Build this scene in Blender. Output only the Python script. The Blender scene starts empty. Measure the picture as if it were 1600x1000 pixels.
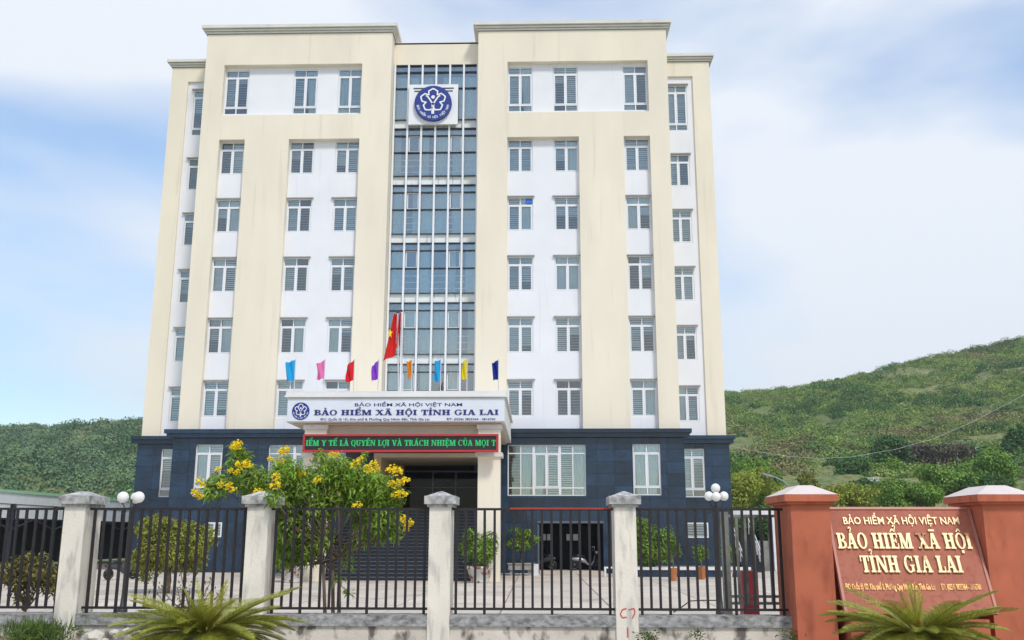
import bpy, bmesh, math, random, unicodedata
import numpy as np
from mathutils import Vector, Matrix
random.seed(7); rng = np.random.default_rng(7)
scene = bpy.context.scene
C = scene.collection

# ------------------------------------------------------------------ camera
PITCH, YAW, ROLL, FPX, CAMZ = 0.21939, -0.027, 0.00149, 1510.0, 1.62
_f = Vector((math.sin(YAW)*math.cos(PITCH), math.cos(YAW)*math.cos(PITCH), math.sin(PITCH)))
_r = Vector((math.cos(YAW), -math.sin(YAW), 0)); _u = _r.cross(_f)
_r2 = _r*math.cos(ROLL)+_u*math.sin(ROLL); _u2 = -_r*math.sin(ROLL)+_u*math.cos(ROLL)
cam = bpy.data.objects.new('camera', bpy.data.cameras.new('camera')); C.objects.link(cam)
m = Matrix.Identity(4)
for i in range(3):
    m[i][0] = _r2[i]; m[i][1] = _u2[i]; m[i][2] = -_f[i]
m[2][3] = CAMZ
cam.matrix_world = m
cam.data.sensor_fit = 'HORIZONTAL'; cam.data.sensor_width = 36; cam.data.lens = 36*FPX/1600
cam.data.clip_end = 6000; cam.data.clip_start = 0.1
scene.camera = cam
def at(x, y, D):            # photo pixel -> point on the plane y = D
    d = _f + _r2*((x-800)/FPX) - _u2*((y-500)/FPX)
    d = d*(D/d.y); return Vector((d.x, D, d.z+CAMZ))

# ------------------------------------------------------------------ sky, sun
SUN_EL, SUN_AZ = 50, 152      # azimuth: degrees clockwise from +Y, where the sun stands
world = bpy.data.worlds.new('World'); scene.world = world; world.use_nodes = True
nt = world.node_tree; nt.nodes.clear()
wo = nt.nodes.new('ShaderNodeOutputWorld'); bg = nt.nodes.new('ShaderNodeBackground'); bg.inputs[1].default_value = 0.10
sky = nt.nodes.new('ShaderNodeTexSky'); sky.sky_type = 'NISHITA'; sky.sun_disc = False
sky.sun_elevation = math.radians(SUN_EL); sky.sun_rotation = math.radians(SUN_AZ); sky.air_density = 1.2; sky.dust_density = 0.3; sky.ozone_density = 3
tc = nt.nodes.new('ShaderNodeTexCoord'); mp = nt.nodes.new('ShaderNodeMapping'); mp.inputs['Scale'].default_value = (1.0, 1.0, 2.2)
mp.inputs['Location'].default_value = (9.4, 2.2, 0.53)
nz = nt.nodes.new('ShaderNodeTexNoise'); nz.inputs['Scale'].default_value = 1.9; nz.inputs['Detail'].default_value = 5; nz.inputs['Roughness'].default_value = 0.46; nz.inputs['Distortion'].default_value = 0.3
rp = nt.nodes.new('ShaderNodeValToRGB'); rp.color_ramp.elements[0].position = 0.36; rp.color_ramp.elements[1].position = 0.60
rp.color_ramp.elements[0].color = (0.16, 0.16, 0.16, 1); rp.color_ramp.elements[1].color = (0.97, 0.97, 0.97, 1)
mx = nt.nodes.new('ShaderNodeMixRGB'); mx.inputs[2].default_value = (5.85, 6.15, 6.6, 1)
L = nt.links.new
L(tc.outputs['Generated'], mp.inputs[0]); L(mp.outputs[0], nz.inputs[0]); L(nz.outputs[0], rp.inputs[0])
L(rp.outputs[0], mx.inputs[0]); hs = nt.nodes.new('ShaderNodeHueSaturation'); hs.inputs['Saturation'].default_value = 1.45; hs.inputs['Value'].default_value = 1.25; L(sky.outputs[0], hs.inputs['Color']); L(hs.outputs[0], mx.inputs[1]); L(mx.outputs[0], bg.inputs[0]); L(bg.outputs[0], wo.inputs[0])
sun = bpy.data.objects.new('sun', bpy.data.lights.new('sun', 'SUN')); C.objects.link(sun)
sun.data.energy = 1.5; sun.data.angle = math.radians(10); sun.data.color = (1, 0.95, 0.87)
_a = math.radians(SUN_AZ); _e = math.radians(SUN_EL)
sd = Vector((math.sin(_a)*math.cos(_e), math.cos(_a)*math.cos(_e), math.sin(_e)))
sun.rotation_euler = sd.to_track_quat('Z', 'Y').to_euler(); sun.location = (0, -20, 40)
vs = scene.view_settings; vs.view_transform = 'Standard'; vs.look = 'None'; vs.gamma = 1; vs.use_curve_mapping = False
vs.exposure = 0.66

# ------------------------------------------------------------------ materials
MATS = {}
def mat(name, col=(), rough=0.8, var=0.08, scale=2.0, stretch=(1, 1, 1), dark=None, dark_pos=(0.55, 0.75), dscale=3.0, bump=0.0, bscale=30, metal=0.0, spec=0.5, island=0.0, emit=None, col2=None, dstretch=None, transl=0.0, coat=0.0):
    if name in MATS: return MATS[name]
    M = bpy.data.materials.new(name); M.use_nodes = True; n = M.node_tree; N = n.nodes; l = n.links.new
    b = N['Principled BSDF']; b.inputs['Roughness'].default_value = rough; b.inputs['Metallic'].default_value = metal
    b.inputs['Specular IOR Level'].default_value = spec; b.inputs['Coat Weight'].default_value = coat
    g = N.new('ShaderNodeNewGeometry')
    def noise(sc, st, det=5):
        mpn = N.new('ShaderNodeMapping'); mpn.inputs['Scale'].default_value = st; l(g.outputs['Position'], mpn.inputs[0])
        x = N.new('ShaderNodeTexNoise'); x.inputs['Scale'].default_value = sc; x.inputs['Detail'].default_value = det; l(mpn.outputs[0], x.inputs[0]); return x.outputs[0]
    mixn = N.new('ShaderNodeMixRGB'); c = Vector(col)
    c2 = Vector(col2) if col2 else c*(1+var)
    mixn.inputs[1].default_value = (*(c*(1-var)), 1); mixn.inputs[2].default_value = (*c2, 1)
    rr = N.new('ShaderNodeValToRGB'); rr.color_ramp.elements[0].position = 0.32; rr.color_ramp.elements[1].position = 0.68
    l(noise(scale, stretch), rr.inputs[0]); l(rr.outputs[0], mixn.inputs[0]); out = mixn.outputs[0]
    if dark:
        d = N.new('ShaderNodeMixRGB'); d.inputs[2].default_value = (*dark, 1); r2 = N.new('ShaderNodeValToRGB')
        r2.color_ramp.elements[0].position = dark_pos[0]; r2.color_ramp.elements[1].position = dark_pos[1]
        l(noise(dscale, dstretch or stretch, 8), r2.inputs[0]); l(r2.outputs[0], d.inputs[0]); l(out, d.inputs[1]); out = d.outputs[0]
    if island:
        h = N.new('ShaderNodeHueSaturation'); mr = N.new('ShaderNodeMapRange'); mr.inputs[3].default_value = 1-island; mr.inputs[4].default_value = 1+island
        l(g.outputs['Random Per Island'], mr.inputs[0]); l(mr.outputs[0], h.inputs['Value'])
        mr2 = N.new('ShaderNodeMapRange'); mr2.inputs[3].default_value = 0.5-0.05*island; mr2.inputs[4].default_value = 0.5+0.04*island
        l(g.outputs['Random Per Island'], mr2.inputs[0]); l(mr2.outputs[0], h.inputs['Hue']); l(out, h.inputs['Color']); out = h.outputs[0]
    l(out, b.inputs['Base Color'])
    if bump:
        bp = N.new('ShaderNodeBump'); bp.inputs['Strength'].default_value = bump; bp.inputs['Distance'].default_value = 0.02
        l(noise(bscale, (1, 1, 1)), bp.inputs['Height']); l(bp.outputs[0], b.inputs['Normal'])
    if emit:
        b.inputs['Emission Color'].default_value = (*emit[0], 1); b.inputs['Emission Strength'].default_value = emit[1]
    if transl:
        o = N['Material Output']; t = N.new('ShaderNodeBsdfTranslucent'); l(out, t.inputs[0]); ms = N.new('ShaderNodeMixShader'); ms.inputs[0].default_value = transl
        l(b.outputs[0], ms.inputs[1]); l(t.outputs[0], ms.inputs[2]); l(ms.outputs[0], o.inputs[0])
    MATS[name] = M; return M
def glass(name, tint, refl):
    M = bpy.data.materials.new(name); M.use_nodes = True; n = M.node_tree; N = n.nodes; l = n.links.new; N.remove(N['Principled BSDF'])
    t = N.new('ShaderNodeBsdfTransparent'); t.inputs[0].default_value = (*tint, 1); g = N.new('ShaderNodeBsdfGlossy'); g.inputs['Roughness'].default_value = 0.03
    fr = N.new('ShaderNodeFresnel'); fr.inputs[0].default_value = 1.5
    mr = N.new('ShaderNodeMapRange'); mr.inputs[3].default_value = refl; mr.inputs[4].default_value = 1.0; l(fr.outputs[0], mr.inputs[0])
    ms = N.new('ShaderNodeMixShader'); l(mr.outputs[0], ms.inputs[0]); l(t.outputs[0], ms.inputs[1]); l(g.outputs[0], ms.inputs[2]); l(ms.outputs[0], N['Material Output'].inputs[0])
    return M
CREAM = mat('cream_paint', (0.83, 0.745, 0.60), 0.85, 0.05, 0.5, (1, 1, .35), dark=(0.64, 0.57, 0.46), dark_pos=(0.60, 0.95), dscale=1.3, dstretch=(2.5, 2.5, .15), bump=0.06, bscale=40)
WHITE = mat('white_wall_paint', (0.81, 0.81, 0.84), 0.85, 0.03, 0.6, dark=(0.60, 0.60, 0.61), dark_pos=(0.62, 0.95), dscale=1.5, dstretch=(3, 3, .15), bump=0.05, bscale=40)
TRIM = mat('trim_offwhite', (0.70, 0.68, 0.62), 0.8, 0.05, 1.5, dark=(0.32, 0.31, 0.29), dark_pos=(0.62, 0.85), dscale=2, dstretch=(1, 1, 2))
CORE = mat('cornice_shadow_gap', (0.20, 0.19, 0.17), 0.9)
HOOD = mat('hood_shade_tone', (0.40, 0.39, 0.37), 0.9, 0.1, 2)  # shadow line over each window, put into the hood's dark colour
GRANITE = mat('dark_granite', (0.010, 0.029, 0.064), 0.22, 0.35, 1.3, bump=0.0, spec=0.5, dark=(0.018, 0.040, 0.072), dark_pos=(0.5, 0.7), dscale=9)
GRANITE_B = mat('granite_joint', (0.010, 0.013, 0.02), 0.7)
def vary_by_object(M, amt):
    n = M.node_tree; b = n.nodes['Principled BSDF']; src = b.inputs['Base Color'].links[0].from_socket; oi = n.nodes.new('ShaderNodeObjectInfo'); h = n.nodes.new('ShaderNodeHueSaturation'); mr = n.nodes.new('ShaderNodeMapRange')
    mr.inputs[3].default_value = 1-amt; mr.inputs[4].default_value = 1+amt; n.links.new(oi.outputs['Random'], mr.inputs[0]); n.links.new(mr.outputs[0], h.inputs['Value']); n.links.new(src, h.inputs['Color']); n.links.new(h.outputs[0], b.inputs['Base Color'])
vary_by_object(GRANITE, .30)
FRAME = mat('white_window_frame', (0.80, 0.81, 0.83), 0.45, 0.02)
BLIND = mat('blind_fabric', (0.76, 0.84, 0.86), 0.8, 0.08, 0.35)
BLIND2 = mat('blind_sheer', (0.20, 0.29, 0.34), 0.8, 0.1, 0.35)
CURTAIN = mat('curtain_cloth', (0.76, 0.84, 0.84), 0.85, 0.12, 0.6)
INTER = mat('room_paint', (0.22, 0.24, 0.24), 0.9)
GLASS = glass('window_glass', (0.93, 0.98, 0.99), 0.09)
GLASS_CW = glass('tinted_curtain_glass', (0.95, 1.0, 0.98), 0.20)
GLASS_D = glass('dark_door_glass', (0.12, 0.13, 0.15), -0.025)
METAL = mat('dark_cap_metal', (0.05, 0.055, 0.06), 0.5)
CONC = mat('court_concrete', (0.58, 0.50, 0.42), 0.9, 0.10, 0.5, dark=(0.30, 0.26, 0.22), dark_pos=(0.56, 0.8), dscale=0.9, bump=0.1)
vary_by_object(CONC, .09)
IRON = mat('fence_iron', (0.015, 0.011, 0.011), 0.6, 0.25, 6, dark=(0.045, 0.022, 0.016), dark_pos=(0.6, 0.75), dscale=9)
WASH = mat('whitewash', (0.80, 0.725, 0.61), 0.9, 0.07, 2, dark=(0.36, 0.34, 0.31), dark_pos=(0.50, 0.78), dscale=3.2, dstretch=(3, 3, .6), bump=0.25, bscale=35)
CAPM = mat('weathered_cap', (0.55, 0.53, 0.50), 0.9, 0.1, 3, dark=(0.10, 0.10, 0.095), dark_pos=(0.38, 0.78), dscale=10, bump=0.4, bscale=30)
COPE = mat('mouldy_coping', (0.42, 0.41, 0.39), 0.95, 0.12, 3, dark=(0.07, 0.07, 0.065), dark_pos=(0.34, 0.80), dscale=11, dstretch=(1, 1, 1.6), bump=0.4, bscale=30)
LOWW = mat('dirty_low_wall', (0.66, 0.59, 0.50), 0.95, 0.12, 2, dark=(0.15, 0.13, 0.11), dark_pos=(0.50, 0.64), dscale=6, dstretch=(1, 1, .6), bump=0.4, bscale=25)
RED = mat('red_brown_render', (0.50, 0.135, 0.065), 0.85, 0.12, 2.2, dark=(0.30, 0.07, 0.038), dark_pos=(0.50, 0.80), dscale=3.5, dstretch=(1.6, 1.6, .5), bump=0.12, bscale=60)
REDCAP = mat('skylit_cap_top', (0.70, 0.60, 0.56), 0.85, 0.05, 4)  # brightness of sky light on the cap top, put into its colour
SIGNRED = mat('sign_granite', (0.43, 0.14, 0.085), 0.62, 0.10, 1.4, dark=(0.32, 0.08, 0.05), dark_pos=(0.5, 0.8), dscale=14, spec=0.25)
GOLD = mat('gold_letters', (0.66, 0.53, 0.29), 0.42, 0.10, 14, metal=0.25, dark=(0.24, 0.11, 0.03), dark_pos=(0.60, 0.68), dscale=4)
BLUE = mat('emblem_blue', (0.008, 0.03, 0.24), 0.5, 0.05)
NAVY = mat('letter_navy', (0.012, 0.02, 0.16), 0.5, 0.05)
WPLAST = mat('white_panel', (0.82, 0.82, 0.84), 0.5, 0.02)
FASCIA = mat('fascia_panel', (0.70, 0.74, 0.80), 0.45, 0.03)
SOFFIT = mat('beige_soffit', (0.60, 0.52, 0.40), 0.85, 0.05)
LEDRED = mat('led_frame_red', (0.48, 0.025, 0.03), 0.4, 0.05)
LEDBLK = mat('led_black', (0.016, 0.014, 0.013), 0.5, 0.1, 20)
LEDGRN = mat('led_green', (0.01, 0.16, 0.05), 0.5, emit=((0.01, 0.55, 0.14), 0.45))
STEP = mat('dark_step_granite', (0.008, 0.011, 0.022), 0.35, 0.2, 3)
STEPN = mat('step_nosing', (0.10, 0.115, 0.15), 0.4, 0.15, 5)
BARK = mat('bark', (0.16, 0.115, 0.075), 0.95, 0.3, 8, bump=0.4, bscale=40)
LEAF = mat('tecoma_leaf', (0.23, 0.36, 0.035), 0.55, 0.3, 1.5, island=0.5, transl=0.3)
LEAFY = mat('yellowgreen_leaf', (0.26, 0.27, 0.035), 0.55, 0.3, 1.5, island=0.5, transl=0.3)
LEAFB = mat('brownish_leaf', (0.19, 0.165, 0.045), 0.6, 0.35, 1.5, island=0.5, transl=0.25)
LEAFP = mat('pot_plant_leaf', (0.18, 0.29, 0.035), 0.5, 0.3, 1.5, island=0.5, transl=0.3)
FLOWER = mat('yellow_flower', (0.95, 0.76, 0.03), 0.6, 0.12, 8, island=0.22, transl=0.3)
CYC = mat('cycad_leaf', (0.30, 0.31, 0.035), 0.42, 0.3, 3, island=0.4, transl=0.2)
CYCY = mat('young_cycad_leaf', (0.42, 0.42, 0.045), 0.5, 0.3, 3, island=0.35, transl=0.3)
CYCO = mat('dry_cycad_leaf', (0.42, 0.22, 0.035), 0.6, 0.3, 3, island=0.3, transl=0.2)
DTREE = mat('dark_tree_leaf', (0.06, 0.15, 0.025), 0.6, 0.3, 0.4, island=0.55, transl=0.2)
GTREE = mat('green_tree_leaf', (0.18, 0.31, 0.035), 0.6, 0.3, 0.4, island=0.55, transl=0.25)
YTREE = mat('yellow_tree_leaf', (0.32, 0.36, 0.045), 0.6, 0.3, 0.4, island=0.5, transl=0.25)
BTREE = mat('brown_tree_leaf', (0.085, 0.065, 0.035), 0.7, 0.3, 0.4, island=0.5)
SHRUB = mat('hill_shrub_leaf', (0.12, 0.27, 0.045), 0.7, 0.45, 0.22, col2=(0.32, 0.42, 0.085), dark=(0.30, 0.24, 0.11), dark_pos=(0.56, 0.68), dscale=0.035, dstretch=(1, .5, 1), island=0.3, transl=0.15)
SHRUBL = mat('far_shrub_leaf', (0.08, 0.19, 0.07), 0.7, 0.45, 0.13, col2=(0.18, 0.28, 0.10), island=0.3)
HILL = mat('hill_ground', (0.15, 0.21, 0.05), 0.95, 0.3, 0.05, col2=(0.25, 0.23, 0.09), dark=(0.09, 0.14, 0.035), dark_pos=(0.46, 0.60), dscale=0.9, bump=1.0, bscale=1.5)
GRASS = mat('grass', (0.09, 0.15, 0.025), 0.8, 0.4, 3, island=0.4, transl=0.2)
SOIL = mat('soil_ground', (0.26, 0.20, 0.13), 0.95, 0.3, 1.2, dark=(0.11, 0.13, 0.04), dark_pos=(0.5, 0.65), dscale=1.5, bump=0.4, bscale=20)
STONE = mat('pale_stone', (0.60, 0.55, 0.48), 0.9, 0.15, 5, bump=0.4, bscale=20)
PAVE = mat('sidewalk_concrete', (0.40, 0.36, 0.31), 0.9, 0.15, 1.0, bump=0.2)
BLACK = mat('black_plastic', (0.015, 0.015, 0.017), 0.4)
GLOBE = mat('milk_globe', (0.82, 0.81, 0.78), 0.3, 0.02)
POST = mat('black_post', (0.02, 0.02, 0.022), 0.5)
POTW = mat('glazed_pot', (0.58, 0.56, 0.52), 0.35, 0.1, 6, dark=(0.25, 0.08, 0.03), dark_pos=(0.52, 0.58), dscale=4)
POTO = mat('terracotta', (0.42, 0.15, 0.05), 0.75, 0.15, 5)
KERBW = mat('white_kerb', (0.72, 0.72, 0.72), 0.8, 0.06, 3)
STEEL = mat('weathered_steel', (0.22, 0.22, 0.19), 0.6, 0.25, 5, dark=(0.10, 0.09, 0.07), dark_pos=(0.5, 0.7), dscale=4)
BINRED = mat('bin_red', (0.24, 0.012, 0.022), 0.5, 0.1, 3)
SHEDW = mat('shed_white_metal', (0.80, 0.83, 0.86), 0.5, 0.05, 2)
SHEDG = mat('shed_green_flashing', (0.36, 0.66, 0.42), 0.5, 0.08, 2)
SHEDD = mat('shed_dark', (0.03, 0.034, 0.05), 0.7, 0.2)
GREYW = mat('grey_wall', (0.32, 0.31, 0.29), 0.9, 0.15, 1, dark=(0.12, 0.12, 0.11), dark_pos=(0.5, 0.75), dscale=2)
SILVER = mat('scooter_silver', (0.42, 0.43, 0.45), 0.3, 0.05, metal=0.5)
CHROME = mat('chrome', (0.6, 0.6, 0.62), 0.2, 0.02, metal=1.0)
PAPER = mat('notice_paper', (0.62, 0.64, 0.66), 0.8, 0.12, 25)
GRAFF = mat('red_marker', (0.60, 0.11, 0.10), 0.8)
RAILRED = mat('red_rail_paint', (0.40, 0.035, 0.025), 0.5)

# ------------------------------------------------------------------ helpers
W = {}
class MB:
    def __init__(s): s.v = []; s.f = []
    def quad(s, a, b, c, d): k = len(s.v); s.v += [tuple(a), tuple(b), tuple(c), tuple(d)]; s.f.append((k, k+1, k+2, k+3)); return s
    def box(s, x0, x1, y0, y1, z0, z1):
        k = len(s.v)
        s.v += [(x0,y0,z0),(x1,y0,z0),(x1,y1,z0),(x0,y1,z0),(x0,y0,z1),(x1,y0,z1),(x1,y1,z1),(x0,y1,z1)]
        s.f += [tuple(k+i for i in q) for q in ((0,1,5,4),(1,2,6,5),(2,3,7,6),(3,0,4,7),(4,5,6,7),(3,2,1,0))]; return s
    def frust(s, x0, x1, y0, y1, z0, z1, i):      # box whose top is inset by i
        k = len(s.v)
        s.v += [(x0,y0,z0),(x1,y0,z0),(x1,y1,z0),(x0,y1,z0),(x0+i,y0+i,z1),(x1-i,y0+i,z1),(x1-i,y1-i,z1),(x0+i,y1-i,z1)]
        s.f += [tuple(k+j for j in q) for q in ((0,1,5,4),(1,2,6,5),(2,3,7,6),(3,0,4,7),(4,5,6,7),(3,2,1,0))]; return s
    def tube(s, pts, rad, n=8, cap=True):
        pts = [Vector(p) for p in pts]; rad = rad if isinstance(rad, (list, tuple)) else [rad]*len(pts); k0 = len(s.v)
        for i, p in enumerate(pts):
            t = (pts[min(i+1, len(pts)-1)]-pts[max(i-1, 0)]).normalized()
            a = t.orthogonal().normalized() if abs(t.z) > .95 else t.cross(Vector((0,0,1))).normalized(); b = t.cross(a)
            if abs(t.z) > .95: a = Vector((1,0,0)); a = (a-t*a.dot(t)).normalized(); b = t.cross(a)
            for j in range(n):
                an = 2*math.pi*j/n; s.v.append(tuple(p+a*math.cos(an)*rad[i]+b*math.sin(an)*rad[i]))
        for i in range(len(pts)-1):
            for j in range(n):
                q = (j+1) % n; s.f.append((k0+i*n+j, k0+i*n+q, k0+(i+1)*n+q, k0+(i+1)*n+j))
        if cap: s.f.append(tuple(k0+j for j in range(n))[::-1]); s.f.append(tuple(k0+(len(pts)-1)*n+j for j in range(n)))
        return s
    def lathe(s, c, prof, n=24, sx=1, sy=1):
        k0 = len(s.v)
        for r, z in prof:
            for j in range(n):
                a = 2*math.pi*j/n; s.v.append((c[0]+r*sx*math.cos(a), c[1]+r*sy*math.sin(a), c[2]+z))
        for i in range(len(prof)-1):
            for j in range(n):
                q = (j+1) % n; s.f.append((k0+i*n+j, k0+i*n+q, k0+(i+1)*n+q, k0+(i+1)*n+j))
        s.f.append(tuple(k0+j for j in range(n))[::-1]); s.f.append(tuple(k0+(len(prof)-1)*n+j for j in range(n))); return s
    def ball(s, c, r, n=16, m=10):
        return s.lathe(c, [(r*math.sin(math.pi*(i+.02)/(m+.04)), -r*math.cos(math.pi*(i+.02)/(m+.04))) for i in range(m+1)], n)
    def prism(s, poly, fn, d0, d1):               # poly in (u,v); fn(u,v,d) -> point
        k = len(s.v); n = len(poly)
        s.v += [tuple(fn(u, v, d0)) for u, v in poly]+[tuple(fn(u, v, d1)) for u, v in poly]
        s.f.append(tuple(range(k+n, k+2*n)))
        for i in range(n): j = (i+1) % n; s.f.append((k+i, k+j, k+n+j, k+n+i))
        return s
    def mesh(s, name, mats, smooth=False):
        me = bpy.data.meshes.new(name); me.from_pydata(s.v, [], s.f); me.materials.append(mats)
        bm = bmesh.new(); bm.from_mesh(me); bmesh.ops.recalc_face_normals(bm, faces=bm.faces); bm.to_mesh(me); bm.free()
        if smooth: me.polygons.foreach_set('use_smooth', [True]*len(me.polygons))
        return me
    def build(s, name, mt, parent=None, smooth=False, pos=None, **kw):
        a = np.array(s.v); c = (a.min(0)+a.max(0))/2
        if pos is not None: c = np.array(pos, float)
        elif parent is None: c[2] = a[:, 2].min()
        s.v = [tuple(p) for p in (a-c)]
        return place(name, s.mesh(name, mt, smooth), c, parent, **kw)
def place(name, me, loc, parent=None, scale=None, rotz=0, **kw):
    o = bpy.data.objects.new(name, me); C.objects.link(o); loc = Vector(loc)
    if parent is not None: o.parent = parent; o.location = loc-W[parent.name]
    else: o.location = loc
    W[o.name] = loc
    if scale: o.scale = scale
    if rotz: o.rotation_euler.z = rotz
    for k, v in kw.items():
        if v is not None: o[k] = v
    return o
def thing(name, label, cat, loc, group=None, kind=None):
    return place(name, None, loc, None, label=label, category=cat, group=group, kind=kind)
def wall_holes(mb, x0, x1, z0, z1, y, holes, depth):
    xs = sorted({x0, x1, *[min(max(v, x0), x1) for h in holes for v in h[:2]]}); zs = sorted({z0, z1, *[min(max(v, z0), z1) for h in holes for v in h[2:]]})
    inh = lambda x, z: any(h[0] < x < h[1] and h[2] < z < h[3] for h in holes)
    for i in range(len(xs)-1):
        for j in range(len(zs)-1):
            if not inh((xs[i]+xs[i+1])/2, (zs[j]+zs[j+1])/2):
                mb.quad((xs[i], y, zs[j]), (xs[i+1], y, zs[j]), (xs[i+1], y, zs[j+1]), (xs[i], y, zs[j+1]))
    for a, b, c, d in holes:
        q = y+depth
        mb.quad((a,y,c),(a,q,c),(a,q,d),(a,y,d)); mb.quad((b,y,d),(b,q,d),(b,q,c),(b,y,c))
        mb.quad((a,y,d),(a,q,d),(b,q,d),(b,y,d)); mb.quad((a,y,c),(b,y,c),(b,q,c),(a,q,c))
def rect_sub(rects, h, g=0.0):
    out = []
    for (a, b, c, d) in rects:
        x0, x1, z0, z1 = h
        if x1 <= a or x0 >= b or z1 <= c or z0 >= d: out.append((a, b, c, d)); continue
        if a < x0: out.append((a, x0, c, d))
        if x1 < b: out.append((x1, b, c, d))
        aa, bb = max(a, x0), min(b, x1)
        if c < z0: out.append((aa, bb, c, z0))
        if z1 < d: out.append((aa, bb, z1, d))
    return out
UNIT = {}
def unit(mt):
    if mt.name not in UNIT: UNIT[mt.name] = MB().box(-.5,.5,-.5,.5,-.5,.5).mesh('unit_block', mt)
    return UNIT[mt.name]
def block(name, mt, x0, x1, y0, y1, z0, z1, parent, **kw):
    return place(name, unit(mt), ((x0+x1)/2, (y0+y1)/2, (z0+z1)/2), parent, scale=(x1-x0, y1-y0, z1-z0), **kw)
# leaves: numpy quads
def leaf_mesh(name, P, N, length, width, mt, droop=0.35):
    n = len(P); P = np.asarray(P, float); N = np.asarray(N, float); N /= np.linalg.norm(N, axis=1)[:, None]+1e-9
    ref = rng.normal(size=(n, 3)); T = np.cross(N, ref); T /= np.linalg.norm(T, axis=1)[:, None]+1e-9; B = np.cross(N, T)
    ln = (length*rng.uniform(.6, 1.3, n))[:, None]; wd = (width*rng.uniform(.7, 1.25, n))[:, None]
    tip = P+T*ln-np.array([0, 0, 1])*ln*droop*rng.uniform(0, 1, (n, 1)); mid = P+T*ln*.5+N*ln*.08
    V = np.stack([P, mid+B*wd*.5, tip, mid-B*wd*.5], 1).reshape(-1, 3)
    me = bpy.data.meshes.new(name); me.vertices.add(4*n); me.vertices.foreach_set('co', V.ravel().astype(np.float32))
    me.loops.add(4*n); me.loops.foreach_set('vertex_index', np.arange(4*n, dtype=np.int32)); me.polygons.add(n)
    me.polygons.foreach_set('loop_start', np.arange(0, 4*n, 4, dtype=np.int32)); me.update(calc_edges=True); me.materials.append(mt); return me
def clump_points(clumps, n, shell=0.55):
    vol = np.array([c[1][0]*c[1][1]*c[1][2] for c in clumps])**.8; cnt = rng.multinomial(n, vol/vol.sum()); P = []; N = []
    for (c, r), k in zip(clumps, cnt):
        d = rng.normal(size=(k, 3)); d /= np.linalg.norm(d, axis=1)[:, None]; rad = rng.uniform(shell, 1.05, (k, 1))**.7
        P.append(np.array(c)+d*rad*np.array(r)); nn = d+rng.normal(size=(k, 3))*.6; nn[:, 2] += .5; N.append(nn)
    return np.concatenate(P), np.concatenate(N)
def sub_clumps(c, r, n, s=0.38):
    out = []
    for i in range(n):
        d = rng.normal(size=3); d /= np.linalg.norm(d); q = rng.uniform(.35, .9); k = s*rng.uniform(.6, 1.25)
        out.append((np.array(c)+d*q*np.array(r), np.array(r)*k))
    return out
def tree(name, label, cat, base, crown_c, crown_r, n_leaf, leaf, mt, trunk_r=0.12, n_sub=14, group=None, s=.38, sub=None, wratio=.45):
    base = Vector(base); t = thing(name, label, cat, base, group)
    cl = sub if sub else sub_clumps(crown_c, crown_r, n_sub, s)
    P, N = clump_points(cl, n_leaf); me = leaf_mesh('crown', P-np.array(base), N, leaf, leaf*wratio, mt)
    place('crown', me, base, t)
    mb = MB(); cc = Vector(crown_c); fork = base.lerp(cc, .55); fork.x = base.x+(cc.x-base.x)*.3
    mb.tube([base-Vector((0,0,.1)), base.lerp(fork, .5)+Vector((trunk_r*.6, 0, 0)), fork], [trunk_r*1.2, trunk_r, trunk_r*.8], 8)
    for c, r in cl[:9]:
        c = Vector(c); mid = fork.lerp(c, .5)+Vector((random.uniform(-1,1)*trunk_r, 0, trunk_r)); mb.tube([fork, mid, c], [trunk_r*.6, trunk_r*.4, trunk_r*.12], 5)
    mb.build('trunk', BARK, t, smooth=True); return t

# ------------------------------------------------------------------ lettering (own slab-serif strokes, cap height 1)
def ring(cx, cy, rx, ry, tx, ty, a0=0, a1=360, n=20):
    out = []
    for i in range(n):
        p, q = math.radians(a0+(a1-a0)*i/n), math.radians(a0+(a1-a0)*(i+1)/n)
        o = lambda a, s: (cx+(rx-tx*s)*math.cos(a), cy+(ry-ty*s)*math.sin(a))
        out.append([o(p, 0), o(q, 0), o(q, 1), o(p, 1)])
    return out
def rc(x0, x1, y0, y1): return [(x0, y0), (x1, y0), (x1, y1), (x0, y1)]
def dg(x0, y0, x1, y1, w): return [(x0, y0), (x0+w, y0), (x1+w, y1), (x1, y1)]
S, T, SH, SE = .25, .13, .11, .085
def sfx(x0, x1, y): return rc(x0-SE, x1+SE, y, y+SH)
def stem(x, w=S): return [rc(x, x+w, 0, 1), sfx(x, x+w, 0), sfx(x, x+w, 1-SH)]
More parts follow.
